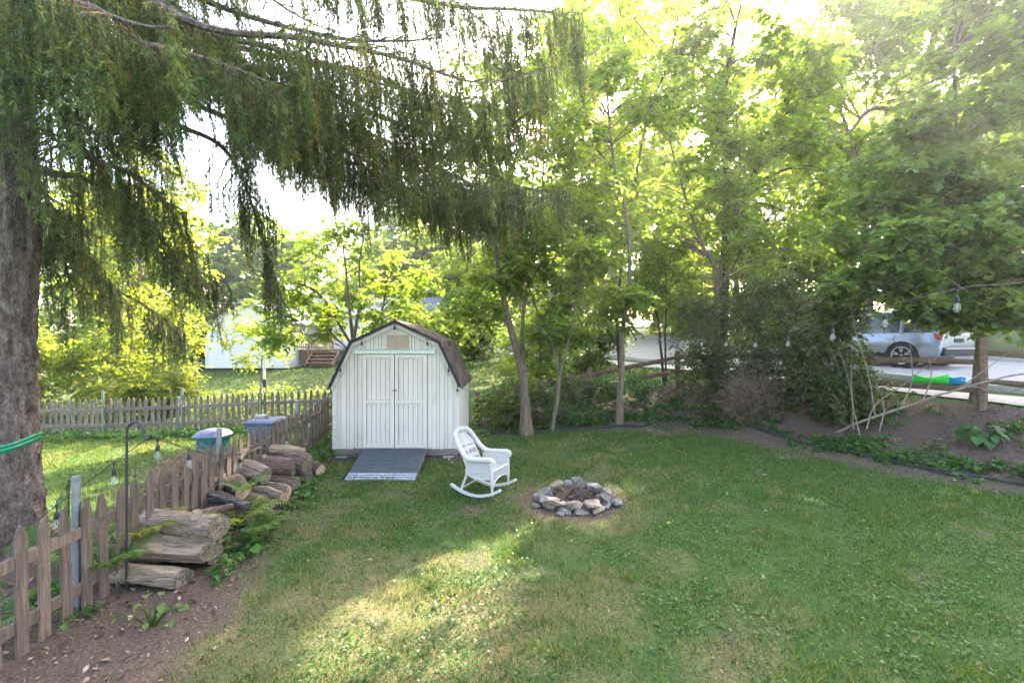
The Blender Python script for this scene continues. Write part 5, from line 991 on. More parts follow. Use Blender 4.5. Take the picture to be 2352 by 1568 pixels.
# ------------------------------------------------------------------ wicker rocking chair
ch = thing('rocking_chair', 'white wicker rocking chair facing right beside the fire pit', 'chair', (0, 0, 0))
W = M['wicker']; hw = .275
def wbuild(mb, name, parent=None, smooth=True): return link(name, mb.mesh(name, W, (0, 0, 0), smooth), parent or ch, (0, 0, 0))
for sy in (-1, 1):
    mb = MB(); pts = []
    for k in range(15):
        u = -1 + 2 * k / 14; x = .42 * u - .05; pts.append(Vector((x, sy * hw, .025 + .115 * u * u + (.03 * -u if u < 0 else 0))))
    for p, q2 in zip(pts[:-1], pts[1:]): mb.beam(p, q2 + (q2 - p) * .04, .042, .034)
    wbuild(mb, 'rocker', smooth=False)
    mb = MB(); mb.tube([(.235, sy * hw, .05), (.235, sy * hw, .16), (.235, sy * hw, .17), (.24, sy * hw, .40), (.245, sy * hw, .53)], [.017, .019, .026, .029, .03], 10); wbuild(mb, 'leg')
    mb = MB(); mb.tube([(-.30, sy * hw * .98, .075), (-.27, sy * hw * .97, .16), (-.20, sy * hw * .95, .30), (-.19, sy * hw * .95, .36)], [.017, .018, .02, .02], 9); wbuild(mb, 'leg')
path = [(.262, -hw - .005, .50), (.27, -hw - .005, .545), (.22, -hw - .01, .565), (.05, -hw - .015, .565), (-.12, -hw - .015, .57), (-.21, -hw - .005, .62), (-.31, -hw + .015, .75), (-.375, -hw + .045, .86), (-.415, -hw + .115, .925), (-.43, 0, .95)]
full = path + [(x, -y, z) for x, y, z in path[-2::-1]]
sp = smooth_poly(full, 6); mb = MB(); mb.tube(sp, [.036 + .0025 * math.sin(i * 1.3) for i in range(len(sp))], 12); rollo = wbuild(mb, 'rolled_frame')
# wrapped strands around the roll
mb = MB(); n = 0
for i in range(1, len(sp) - 1):
    d = (sp[i + 1] - sp[i - 1]).normalized(); a = d.orthogonal().normalized(); b = d.cross(a)
    for h in (0, .5):
        c = sp[i].lerp(sp[i + 1], h); ring = [c + (a * math.cos(t) + b * math.sin(t)) * .0365 + d * .014 * math.sin(t) for t in [2 * math.pi * k / 10 for k in range(11)]]; mb.tube(ring, .0045, 4, cap=False)
wbuild(mb, 'wrapping', rollo)
def backpt(u, v):                               # u -1..1 across, v 0..1 from the seat up: leaning, slightly dished panel
    hwv = (.235 - .02 * v) * (1 - .35 * max(v - .72, 0) / .28 * abs(u)); z = .36 + .565 * v - .05 * (abs(u) ** 3) * max(v - .6, 0) / .4; x = -.175 - .245 * v - .02 * (1 - u * u)
    return Vector((x, u * hwv, z))
mb = MB(); bands = [(.18, .30), (.36, .50), (.56, 1.0)]
for v0, v1 in ((.30, .36), (.50, .56), (.62, .985), (.16, .20)):
    n = 14; g = []
    for j in range(7):
        for i in range(n + 1): g.append(backpt(-1 + 2 * i / n, v0 + (v1 - v0) * j / 6))
    mb.add(g + [p + Vector((-.012, 0, 0)) for p in g], [(j * (n + 1) + i, j * (n + 1) + i + 1, (j + 1) * (n + 1) + i + 1, (j + 1) * (n + 1) + i) for j in range(6) for i in range(n)])
wbuild(mb, 'woven_back')
for i in range(15):
    u = -.93 + 1.86 * i / 14; mb = MB(); mb.tube([backpt(u, .16 + .83 * k / 8) + Vector((.004, 0, 0)) for k in range(9)], .0052, 5); wbuild(mb, 'strand')
for u in (-.97, 0, .97): mb = MB(); mb.tube([backpt(u, k / 8) for k in range(8)], .012, 7); wbuild(mb, 'back_post')
for v in (.16, .30, .36, .50, .56): mb = MB(); mb.tube([backpt(-1 + 2 * k / 10, v) + Vector((.006, 0, 0)) for k in range(11)], .008, 6); wbuild(mb, 'back_band')
mb = MB(); g = []; n = 12                        # seat, gently dished
for j in range(n + 1):
    for i in range(n + 1):
        fx, fy = i / n, j / n; g.append(Vector((-.19 + .43 * fx, (-1 + 2 * fy) * (.245 + .02 * fx), .355 + .03 * fx - .03 * math.sin(fx * 3.14) * math.sin(fy * 3.14))))
mb.add(g, [(j * (n + 1) + i, j * (n + 1) + i + 1, (j + 1) * (n + 1) + i + 1, (j + 1) * (n + 1) + i) for j in range(n) for i in range(n)]); mb.tube([g[i] for i in range(n, (n + 1) * (n + 1), n + 1)], .014, 7); wbuild(mb, 'seat')
for sy in (-1, 1):
    mb = MB(); y = sy * (hw - .005); prof = [(-.20, .545), (.235, .545), (.235, .285), (.10, .275), (-.06, .285), (-.16, .33), (-.20, .40)]
    mb.prism([(x, y, z) for x, z in prof], (0, -sy * .008, 0)); pnl = wbuild(mb, 'side_panel', smooth=False)
    for k in range(20): x = -.185 + .42 * k / 19; zb = .29 + max(0, (-x - .06)) * .6; mb = MB(); mb.tube([(x, y + sy * .004, zb), (x, y + sy * .004, .54)], .005, 5); wbuild(mb, 'strand', pnl)
    mb = MB(); mb.tube([(-.2, y + sy * .004, .40), (-.16, y + sy * .004, .33), (-.06, y + sy * .004, .285), (.1, y + sy * .004, .275), (.235, y + sy * .004, .285)], .011, 6); mb.tube([(-.19, y + sy * .004, .36), (.235, y + sy * .004, .385)], .007, 6); wbuild(mb, 'panel_edge', pnl)
mb = MB(); ap = [(.245, -.25, .38), (.245, .25, .38), (.245, .25, .17)] + [(.245, .25 * math.cos(t), .17 + .10 * math.sin(t)) for t in [math.pi * k / 10 for k in range(1, 10)]] + [(.245, -.25, .17)]
mb.prism(ap, (-.008, 0, 0)); apn = wbuild(mb, 'front_apron', smooth=False)
mb = MB(); mb.tube([(.248, .25 * math.cos(t), .17 + .10 * math.sin(t)) for t in [math.pi * k / 12 for k in range(13)]], .010, 6); wbuild(mb, 'apron_edge', apn)
for k in range(22): yk = -.235 + .47 * k / 21; zb = .175 + .10 * math.sqrt(max(0, 1 - (yk / .25) ** 2)); mb = MB(); mb.tube([(.249, yk, zb), (.249, yk, .378)], .0045, 5); wbuild(mb, 'strand', apn)
mb = MB(); mb.tube([(-.29, -hw, .12), (-.29, hw, .12)], .012, 8); mb.tube([(.235, -hw, .12), (.235, hw, .12)], .0, 8) if False else None; wbuild(mb, 'stretcher')
ch.location = (-.37, 6.78, gs1(-.37, 6.78) - .0); ch.rotation_euler = (0, R(-3), R(-24)); ch.scale = (.96, 1.0, .97)
# ------------------------------------------------------------------ shepherd hook
hk = P(291, 1345, 4.12); hp = [Vector((hk.x, hk.y, gs1(hk.x, hk.y) - .05)), Vector((hk.x, hk.y, .6)), Vector((hk.x, hk.y, 1.40))]
for k in range(1, 12): a = math.pi - math.pi * 1.06 * k / 11; hp.append(Vector((hk.x + .078 + .078 * math.cos(a), hk.y, 1.43 + .09 * math.sin(a))))
hp += [Vector((hk.x + .168, hk.y, 1.385)), Vector((hk.x + .19, hk.y, 1.36)), Vector((hk.x + .212, hk.y, 1.375)), Vector((hk.x + .222, hk.y, 1.41))]
mb = MB(); mb.tube(hp, .0105, 10); props(mb.build('shepherd_hook', M['black'], smooth=True), 'black iron shepherd hook pole standing before the picket fence', 'garden hook')
# ------------------------------------------------------------------ string lights
def bulb_meshes():
    s = MB(); s.lathe((0, 0, 0), [(.004, 0), (.012, -.005), (.017, -.02), (.019, -.05), (.0185, -.062), (.015, -.064)], 12)
    g = MB(); g.lathe((0, 0, 0), [(.014, -.062), (.017, -.07), (.024, -.092), (.0265, -.112), (.024, -.13), (.015, -.143), (.002, -.147)], 14)
    f = MB(); f.tube([(-.006, 0, -.066), (-.008, 0, -.10), (-.003, 0, -.12), (.003, 0, -.12), (.008, 0, -.10), (.006, 0, -.066)], .0016, 5)
    return s.mesh('socket', M['blackplastic'], smooth=True), g.mesh('glass', M['bulbglass'], smooth=True), f.mesh('filament', M['filament'])
BM = bulb_meshes()
def string_light(label, pts, bulbs, drop=.06, rad=.004):
    t = thing('string_light', label, 'string light', pts[0]); sp = smooth_poly(pts, 10); mb = MB(); mb.tube(sp, rad, 6); mb.build('cable', M['cable'], t, smooth=True)
    for b in bulbs:
        b = Vector(b); c = min(sp, key=lambda p: (p.x - b.x) ** 2 + (p.y - b.y) ** 2 + .3 * (p.z - b.z) ** 2)
        c = Vector(c); top = Vector((c.x, c.y, c.z - drop)); mb = MB(); mb.tube([c + Vector((0, 0, .004)), top], .0045, 6); mb.lathe((c.x, c.y, c.z - .02), [(.009, 0), (.010, .03)], 8); mb.build('lead', M['cable'], t)
        s = link('socket', BM[0], t, top); link('glass', BM[1], s, top); link('filament', BM[2], s, top)
left = [P(-60, 1310, 3.05), P(0, 1262, 3.2), P(130, 1160, 3.68), P(262, 1062, 4.0), hp[-3] + Vector((0, -.004, .006)), P(362, 1008, 4.3), P(480, 1042, 5.2), P(560, 1040, 6.0), P(650, 1000, 7.1), P(715, 950, 7.9), Vector((XC - 1.24, Y0 - .02, 1.37))]
string_light('string of clear bulbs swagged along the picket fence from hook to shed', left, [P(130, 1160, 3.68), P(262, 1062, 4.0), P(362, 1008, 4.3), P(440, 1030, 4.85), P(545, 1042, 5.9), P(610, 1022, 6.6), P(660, 995, 7.2), P(712, 952, 7.85)], .05)
roofline = [Vector((XC + x, Y0 - .03, z)) for x, z in ((-1.22, 1.36), (-1.03, 1.78), (-.82, 2.20), (-.6, 2.30), (-.3, 2.45), (0, 2.585), (.3, 2.45), (.6, 2.30), (.82, 2.20), (1.03, 1.78), (1.2, 1.40))]
string_light('string of bulbs following the gable edge of the shed roof', roofline, [roofline[0] + Vector((.02, 0, -.03)), roofline[1], roofline[3] + Vector((-.03, 0, 0)), roofline[5], roofline[7] + Vector((.03, 0, 0)), roofline[9], roofline[10]], .045)
mid = [roofline[-1], P(1078, 898, 9.4), P(1112, 912, 10.2), P(1176, 885, 10.8), P(1248, 815, 11.1), P(1330, 770, 11.4), P(1459, 742, 11.7)]
string_light('string of bulbs rising from the shed eave to the slender tree', mid, [P(1112, 912, 10.2), P(1176, 885, 10.8), P(1248, 815, 11.1)], .06)
rt = [P(1459, 742, 11.7), P(1519, 764, 10.4), P(1566, 768, 9.4), P(1612, 770, 8.5), P(1668, 768, 7.7), P(1735, 768, 7.0), P(1810, 762, 6.2), P(1912, 742, 5.4), P(2033, 706, 4.7), P(2198, 664, 4.1), P(2352, 648, 3.6), P(2500, 610, 3.2)]
string_light('string of bulbs hung across the yard in front of the dark bush', rt, rt[1:-2], .06)
# ------------------------------------------------------------------ bins in the side yard
def teal_bin(c):
    c = Vector(c); t = thing('trash_bin', 'round-cornered teal plastic bin with dusty dark lid', 'bin', c); mb = MB(); b = []
    def ring(w, d, z, n=24, p=3.2): z *= .9; w *= .86; d *= .86; return [c + Vector((w / 2 * math.copysign(abs(math.cos(a)) ** (2 / p), math.cos(a)), d / 2 * math.copysign(abs(math.sin(a)) ** (2 / p), math.sin(a)), z)) for a in [2 * math.pi * k / n for k in range(n)]]
    def loft(rs, cap=True):
        m_ = MB(); n = len(rs[0]); v = [p for q_ in rs for p in q_]; f = [(i * n + k, i * n + (k + 1) % n, (i + 1) * n + (k + 1) % n, (i + 1) * n + k) for i in range(len(rs) - 1) for k in range(n)]; f += [tuple(range(n))[::-1], tuple((len(rs) - 1) * n + k for k in range(n))]; return m_.add(v, f)
    loft([ring(.46, .42, 0), ring(.5, .46, .3), ring(.55, .5, .66), ring(.60, .55, .67), ring(.60, .55, .70)]).build('body', M['teal'], t, smooth=True)
    loft([ring(.66, .60, .70), ring(.68, .62, .715), ring(.62, .56, .745), ring(.5, .44, .80), ring(.3, .26, .83), ring(.08, .08, .84)]).build('lid', M['lid'], t, smooth=True)
    for k in (-.16, .0, .16): mb = MB(); mb.box(c + Vector((k * .8, -.222, .54)), (.02, .03, .09)); mb.build('rib', M['teal'], t)
    mb = MB(); mb.box(c + Vector((0, -.228, .50)), (.28, .03, .025)); mb.build('handle', M['teal'], t)
    return t
bx_, by_ = -5.35, 8.15; teal_bin((bx_, by_, g1(bx_, by_) - .03))
gx, gy = -5.05, 9.35; gzz = g1(gx, gy) - .04; gb = thing('storage_bin', 'square grey plastic bin with flat lid behind the pickets', 'bin', (gx, gy, gzz))
mb = MB(); mb.prism([(gx - .33, gy - .33, gzz), (gx + .33, gy - .33, gzz), (gx + .33, gy + .33, gzz), (gx - .33, gy + .33, gzz)], (0, 0, .01)); 
V = []
for s_, z in ((.22, 0), (.26, .60), (.285, .60), (.285, .64)): V += [(gx - s_, gy - s_, gzz + z), (gx + s_, gy - s_, gzz + z), (gx + s_, gy + s_, gzz + z), (gx - s_, gy + s_, gzz + z)]
mb = MB(); mb.add(V, [(i * 4 + k, i * 4 + (k + 1) % 4, (i + 1) * 4 + (k + 1) % 4, (i + 1) * 4 + k) for i in range(3) for k in range(4)] + [(3, 2, 1, 0), (12, 13, 14, 15)]); mb.build('body', M['greybin'], gb, bevel=.012)
V = []
for s_, z in ((.305, .635), (.305, .665), (.26, .70), (.2, .71)): V += [(gx - s_, gy - s_, gzz + z), (gx + s_, gy - s_, gzz + z), (gx + s_, gy + s_, gzz + z), (gx - s_, gy + s_, gzz + z)]
mb = MB(); mb.add(V, [(i * 4 + k, i * 4 + (k + 1) % 4, (i + 1) * 4 + (k + 1) % 4, (i + 1) * 4 + k) for i in range(3) for k in range(4)] + [(3, 2, 1, 0), (12, 13, 14, 15)]); mb.build('lid', M['lid'], gb, bevel=.01)
for k in range(-3, 4): mb = MB(); mb.box((gx + k * .07, gy - .245, gzz + .32), (.022, .03, .44)); mb.build('rib', M['greybin'], gb)
mb = MB(); mb.box((gx - .08, gy - .03, gzz + .745), (.22, .16, .07)); props(mb.build('paving_brick', M['block'], bevel=.012), 'pale concrete brick weighing down the square bin lid', 'brick')
# ------------------------------------------------------------------ compost cage and heap
cage = thing('wire_cage', 'low green wire mesh cage around the brush heap behind the fence', 'wire fence', (-4.6, 5.6, -.05))
cp = [(-4.75, 4.75), (-5.35, 5.5), (-5.1, 6.6), (-4.3, 7.2)]; cpts = []
for (x0, y0), (x1, y1) in zip(cp[:-1], cp[1:]):
    n = int(math.hypot(x1 - x0, y1 - y0) / .07)
    for k in range(n): cpts.append((x0 + (x1 - x0) * k / n, y0 + (y1 - y0) * k / n))
for i, (x, y) in enumerate(cpts):
    z = g1(x, y); mb = MB(); mb.tube([(x, y, z), (x + .004 * math.sin(i), y, z + .62)], .0022 if i % 12 else .006, 4); mb.build('upright_wire' if i % 12 else 'cage_stake', M['wiremesh'], cage)
for h in (.03, .12, .2, .3, .4, .5, .6): mb = MB(); mb.tube([(x, y, g1(x, y) + h) for x, y in cpts], .0022, 4); mb.build('line_wire', M['wiremesh'], cage)
r = np.random.default_rng(12)
hp_ = tangle('brush_heap', 'heap of dry brown brush and hay behind the picket fence', (-4.2, 5.9, .42), (.40, 1.0, .38), 2600, .24, .0055, M['straw'], 13, up=.0, kind='stuff')
mb = MB(); V = []; 
for i in range(13):
    for k in range(25):
        u, w_ = i / 12, k / 24 * 2 * math.pi; x = -4.25 + .40 * u * math.cos(w_) * (1 + .1 * math.sin(3 * w_)); y = 5.9 + .95 * u * math.sin(w_) * (1 + .1 * math.cos(5 * w_)); V.append((x, y, g1(x, y) + .66 * (1 - u ** 2.6) * (1 + .12 * math.sin(7 * w_ + i)) - .01))
mb.add(V, [(i * 25 + k, i * 25 + k + 1, (i + 1) * 25 + k + 1, (i + 1) * 25 + k) for i in range(12) for k in range(24)])
props(mb.build('compost_heap', M['straw'], smooth=True), 'mound of brown compost under the dry brush inside the cage', 'compost heap')
# ------------------------------------------------------------------ parked SUV
car = thing('parked_car', 'blue-grey SUV parked on the street behind the right-hand trees', 'car', (0, 0, 0))
def cb(mb, name, m, parent=None, smooth=False, bevel=0.0): return link(name, mb.mesh(name, m, (0, 0, 0), smooth, bevel), parent or car, (0, 0, 0))
def loft_body(sections):                        # sections: (x, [(y,z)...]) half profile mirrored
    mb = MB(); V = []; n = None
    for x, hp2 in sections:
        ring = [(x, y, z) for y, z in hp2] + [(x, -y, z) for y, z in hp2[::-1]]; n = len(ring); V += ring
    F = [(i * n + k, i * n + (k + 1) % n, (i + 1) * n + (k + 1) % n, (i + 1) * n + k) for i in range(len(sections) - 1) for k in range(n)] + [tuple(range(n))[::-1], tuple((len(sections) - 1) * n + k for k in range(n))]
    return mb.add(V, F)
def sec(w, z0, zb, zt, ws): return [(w * .9, z0), (w, z0 + .12), (w, zb - .12), (w * .97, zb), (ws, zt)]
cb(loft_body([(-2.42, sec(.86, .42, .80, 1.02, .78)), (-2.34, sec(.93, .34, .86, 1.08, .84)), (-1.6, sec(.97, .28, .92, 1.08, .90)), (0, sec(.97, .28, .92, 1.05, .90)), (1.0, sec(.97, .28, .90, 1.03, .89)), (1.5, sec(.96, .28, .86, 1.0, .84)), (2.2, sec(.92, .30, .80, .92, .76)), (2.42, sec(.8, .40, .70, .80, .66))]), 'body', M['carpaint'], smooth=True)
cb(loft_body([(-2.28, [(.80, 1.05), (.76, 1.15)]), (-2.02, [(.85, 1.05), (.68, 1.60)]), (-1.4, [(.88, 1.05), (.68, 1.68)]), (-.2, [(.88, 1.05), (.67, 1.69)]), (.45, [(.87, 1.03), (.62, 1.60)]), (1.22, [(.84, 1.0), (.78, 1.05)])]), 'greenhouse', M['wglass'], smooth=False)
mb = loft_body([(-2.16, [(.70, 1.60), (.68, 1.64)]), (-1.9, [(.70, 1.64), (.66, 1.72)]), (-.6, [(.70, 1.67), (.66, 1.76)]), (.2, [(.68, 1.66), (.64, 1.73)]), (.52, [(.62, 1.60), (.60, 1.63)])]); cb(mb, 'roof', M['carpaint'], smooth=True)
for sy in (-1, 1):
    for x0, x1, nm in ((.52, 1.22, 'front_pillar'), (-.32, -.30, 'door_pillar'), (-1.35, -1.42, 'rear_pillar'), (-2.05, -2.25, 'tail_pillar')):
        mb = MB(); mb.beam((x0, sy * (.655 if nm != 'front_pillar' else .64), 1.66), (x1, sy * .885, 1.04), .07 if nm != 'rear_pillar' else .25, .05, up=(1, 0, .2)); cb(mb, nm, M['carpaint'] if nm != 'door_pillar' else M['cartrim'])
    mb = MB(); mb.tube([(-1.8, sy * .62, 1.75), (-1.6, sy * .62, 1.81), (0, sy * .62, 1.82), (.2, sy * .62, 1.76)], .018, 7); cb(mb, 'roof_rail', M['alloy'], smooth=True)
    mb = MB(); mb.beam((-1.0, sy * .97, .36), (1.05, sy * .97, .36), .05, .16); cb(mb, 'sill_trim', M['cartrim'])
    mb = MB(); mb.beam((-.95, sy * .985, .47), (1.0, sy * .985, .47), .012, .025); cb(mb, 'chrome_strip', M['alloy'])
    for x in (.92, -.34, -1.25): mb = MB(); mb.box((x, sy * .972, .72), (.008, .012, .55)); cb(mb, 'door_seam', M['cartrim'])
    for x in (-.22, -1.1): mb = MB(); mb.box((x, sy * .985, .90), (.2, .03, .03)); cb(mb, 'door_handle', M['alloy'])
    mb = MB(); mb.box((.62, sy * 1.04, 1.10), (.12, .18, .14)); cb(mb, 'mirror', M['carpaint'], bevel=.02)
    mb = MB(); mb.box((-2.33, sy * .80, .96), (.16, .20, .22)); cb(mb, 'tail_light', M['taillight'], bevel=.02)
    mb = MB(); mb.box((-2.405, sy * .70, .52), (.06, .2, .05)); cb(mb, 'reflector', M['taillight'])
    for x in (-1.45, 1.45):
        mb = MB(); mb.tube([(x, sy * .78, .37), (x, sy * .985, .37)], .44, 28); cb(mb, 'wheel_arch', M['cartrim'], smooth=True)
        w = MB(); V = []; tp = [(.24, .02), (.33, .0), (.365, .03), (.37, .12), (.365, .2), (.33, .23), (.24, .22)]
        for k in range(32):
            a = 2 * math.pi * k / 32
            for rr, o_ in tp: V.append((x + rr * math.cos(a), sy * (1.0 - o_), .37 + rr * math.sin(a)))
        n = len(tp); w.add(V, [(k * n + i, k * n + (i + 1) % n, ((k + 1) % 32) * n + (i + 1) % n, ((k + 1) % 32) * n + i) for k in range(32) for i in range(n)]); wh = cb(w, 'wheel', M['tyre'], smooth=True)
        rm = MB(); rm.tube([(x, sy * .90, .37), (x, sy * .93, .37)], .25, 24); cb(rm, 'rim_disc', M['cartrim'], wh)
        rm = MB(); V = []; tp2 = [(.255, .01), (.28, .005), (.285, .08), (.255, .08)]
        for k in range(32):
            a = 2 * math.pi * k / 32
            for rr, o_ in tp2: V.append((x + rr * math.cos(a), sy * (1.0 - o_), .37 + rr * math.sin(a)))
        rm.add(V, [(k * 4 + i, k * 4 + (i + 1) % 4, ((k + 1) % 32) * 4 + (i + 1) % 4, ((k + 1) % 32) * 4 + i) for k in range(32) for i in range(4)]); cb(rm, 'rim', M['alloy'], wh, smooth=True)
        for k in range(5):
            for da in (-.17, .17): a = 2 * math.pi * k / 5 + .3; rm = MB(); rm.beam((x + .05 * math.cos(a), sy * .965, .37 + .05 * math.sin(a)), (x + .265 * math.cos(a + da), sy * .985, .37 + .265 * math.sin(a + da)), .03, .032, up=(0, 1, 0)); cb(rm, 'spoke', M['alloy'], wh)
        rm = MB(); rm.tube([(x, sy * .93, .37), (x, sy * .985, .37)], [.06, .05], 14); cb(rm, 'hub', M['alloy'], wh)
mb = MB(); mb.box((-2.40, 0, .50), (.14, 1.72, .26)); cb(mb, 'rear_bumper', M['cartrim'], bevel=.03)
mb = MB(); mb.box((-2.42, 0, .60), (.12, 1.5, .03)); cb(mb, 'bumper_trim', M['alloy'])
mb = MB(); mb.box((-2.425, 0, .84), (.02, .5, .12)); cb(mb, 'plate_recess', M['cartrim'])
CX, CY = 13.4, 15.0; wx = Vector((math.cos(R(112)), math.sin(R(112)))); left_n = Vector((-wx.y, wx.x))
rear = Vector((12.95, 15.1)); ctr = rear + wx * 1.45 * 1.05 - left_n * .95
zf, zr = g1(*(ctr + wx * 1.45)), g1(*(ctr - wx * 1.45))
car.location = (ctr.x, ctr.y, (zf + zr) / 2 + .03); car.rotation_euler = (0, -math.atan2(zf - zr, 2.9), R(112)); car.scale = (1.06, 1.06, 1.04)
# toys on the pavement edge
def hullshape(c, L, w, h, yaw, m, name, label, cat):
    c = Vector(c); t = thing(name, label, cat, c); rot = Matrix.Rotation(yaw, 3, 'Z'); V = []; n = 13; k = 9
    for i in range(n):
        f = -1 + 2 * i / (n - 1); ww = w / 2 * (1 - abs(f) ** 2.6) ** .6 + .01; hh = h * (.75 + .35 * f * f)
        for j in range(k): a = math.pi * j / (k - 1); V.append(c + rot @ Vector((f * L / 2, ww * math.cos(a), hh * (1 - math.sin(a) ** .7) + .01 + .1 * h * f * f)))
    mb = MB(); mb.add(V, [(i * k + j, i * k + j + 1, (i + 1) * k + j + 1, (i + 1) * k + j) for i in range(n - 1) for j in range(k - 1)]); mb.build('hull', m, t, smooth=True)
    mb = MB(); rim = [V[i * k] for i in range(n)] + [V[i * k + k - 1] for i in range(n - 1, -1, -1)]; mb.tube(rim + [rim[0]], .018, 7); mb.build('rim', m, t, smooth=True); return t
tp_ = Vector((11.05, 12.0)); hullshape((tp_.x, tp_.y, g1(*tp_) + .04), .75, .42, .2, R(-30), M['greenplastic'], 'toy_boat', 'lime green plastic toy boat lying by the sidewalk behind the rails', 'toy')
tp2 = Vector((11.5, 11.8)); hullshape((tp2.x, tp2.y, g1(*tp2) + .04), .42, .36, .16, R(10), M['blueplastic'], 'toy_tub', 'small blue plastic tub next to the green toy boat', 'toy')
# ------------------------------------------------------------------ neighbouring house, garage, deck
hx0, hx1, hy0, hy1 = -14.2, -5.35, 30.0, 37.0; hz = .95
house = thing('neighbour_house', 'low white house with grey gable roof beyond the side yard', 'house', ((hx0 + hx1) / 2, hy0, hz))
mb = MB(); mb.prism([(hx0, hy0, hz), (hx1, hy0, hz), (hx1, hy0, 4.0), (hx0, hy0, 4.0)], (0, hy1 - hy0, 0)); wl_ = mb.build('wall', M['housewhite'], house)
for k in range(19): mb = MB(); mb.box(((hx0 + hx1) / 2, hy0 - .008, hz + .12 + k * .155), (hx1 - hx0 - .04, .016, .14)); mb.build('siding_board', M['housewhite'], wl_)
mb = MB(); ym = (hy0 + hy1) / 2; mb.prism([(hx1 - .01, hy0, 4.0), (hx1 - .01, hy1, 4.0), (hx1 - .01, ym, 5.3)], (-.1, 0, 0)); mb.build('gable', M['housewhite'], house); mb = MB(); mb.prism([(hx0 + .01, hy0, 4.0), (hx0 + .01, hy1, 4.0), (hx0 + .01, ym, 5.3)], (.1, 0, 0)); mb.build('gable', M['housewhite'], house)
rf = MB()
for s_ in (1, -1): yb = hy0 - .4 if s_ == 1 else hy1 + .4; rf.prism([(hx0 - .3, yb, 3.86), (hx1 + .3, yb, 3.86), (hx1 + .3, ym, 5.36), (hx0 - .3, ym, 5.36)], (0, 0, .1))
rfo = rf.build('roof', M['houseroof'], house)
for k in range(12): f = (k + .5) / 12; mb = MB(); mb.beam((hx0 - .32, hy0 - .4 + (ym - hy0 + .4) * f, 3.96 + 1.5 * f + .02), (hx1 + .32, hy0 - .4 + (ym - hy0 + .4) * f, 3.96 + 1.5 * f + .02), .29, .02, up=Vector((0, -1.5, 3.9)).normalized()); mb.build('shingle_course', M['houseroof'], rfo)
for x in (hx0 + .6, hx0 + 1.9, hx1 - 3.6, hx1 - 1.4):
    mb = MB(); mb.box((x, hy0 - .02, 2.75), (1.0, .05, 1.25)); wn_ = mb.build('window', M['pvc'], house)
    for a in (-.24, .24):
        for b in (-.3, .3): mb = MB(); mb.box((x + a, hy0 - .05, 2.75 + b), (.42, .02, .54)); mb.build('pane', M['wglass'], wn_)
deck = thing('deck', 'raised wooden deck with slatted railing at the white house', 'deck', (-12.6, 28.2, .9))
dx0, dx1, dy0, dy1, dz = -13.6, -10.6, 27.0, 29.9, 1.75
for k in range(14): mb = MB(); mb.box(((dx0 + dx1) / 2, dy0 + .1 + k * .21, dz), (dx1 - dx0, .19, .05)); mb.build('deck_board', M['deck'], deck)
for x in (dx0 + .05, (dx0 + dx1) / 2, dx1 - .05): mb = MB(); mb.box((x, dy0 + .05, (dz + .95 + .75) / 2), (.1, .1, dz + .95 - .75)); mb.build('post', M['deck'], deck)
for z in (dz + .15, dz + .92): mb = MB(); mb.box(((dx0 + dx1) / 2, dy0 + .05, z), (dx1 - dx0, .06, .08)); mb.build('railing', M['deck'], deck)
for k in range(24): mb = MB(); mb.box((dx0 + .12 + k * .12, dy0 + .05, dz + .53), (.04, .03, .72)); mb.build('baluster', M['deck'], deck)
for k in range(22): a = dx0 + .1 + k * .135; mb = MB(); mb.beam((a, dy0 + .02, .85), (a + .5, dy0 + .02, 1.7), .02, .03, up=(0, 1, 0)); mb.beam((a + .5, dy0 + .03, .85), (a, dy0 + .03, 1.7), .02, .03, up=(0, 1, 0)); mb.build('lattice_strip', M['deck'], deck)
stp = thing('deck_steps', 'brown wooden steps going down from the deck to the grass', 'steps', (-9.9, 26.5, .85))
for k in range(4): mb = MB(); mb.box((-11.0 + .0, 26.85 - k * .28, 1.62 - k * .2), (1.5, .28, .05)); mb.box((-11.0, 26.98 - k * .28, 1.52 - k * .2), (1.5, .02, .16)); mb.build('tread', M['deck'], stp)
for x in (-11.75, -10.25): mb = MB(); mb.beam((x, 26.95, 1.6), (x, 25.9, .86), .05, .22); mb.build('stringer', M['deck'], stp)
gx0, gx1, gy0, gy1 = -17.2, -11.8, 25.6, 29.5
gar = thing('garage', 'small white garage with pale gable roof left of the deck', 'garage', (-14.6, gy0, .8)); gzb = .75
mb = MB(); mb.prism([(gx0, gy0, gzb), (gx1 - .9, gy0, gzb), (gx1 - .9, gy0, 3.35), (gx0, gy0, 3.35)], (0, gy1 - gy0, 0)); gw = mb.build('wall', M['housewhite'], gar)
for k in range(16): mb = MB(); mb.box(((gx0 + gx1 - .9) / 2, gy0 - .008, gzb + .1 + k * .155), (gx1 - gx0 - .94, .016, .14)); mb.build('siding_board', M['housewhite'], gw)
mb = MB(); mb.prism([(gx0, gy0 + .01, 3.35), (gx1 - .9, gy0 + .01, 3.35), ((gx0 + gx1 - .9) / 2, gy0 + .01, 4.5)], (0, gy1 - gy0 - .02, 0)); mb.build('gable', M['housewhite'], gar)
mb = MB(); xm = (gx0 + gx1 - .9) / 2
for s_ in (-1, 1): xe = xm + s_ * ((gx1 - .9 - gx0) / 2 + .3); mb.prism([(xm, gy0 - .3, 4.55), (xe, gy0 - .3, 3.25), (xe, gy1 + .3, 3.25), (xm, gy1 + .3, 4.55)], (0, 0, .09))
mb.build('roof', M['houseroof'], gar)
for x in (gx0 + .04, gx1 - .94): mb = MB(); mb.box((x, gy0 - .02, 2.05), (.14, .05, 2.6)); mb.build('corner_board', M['pvc'], gar)
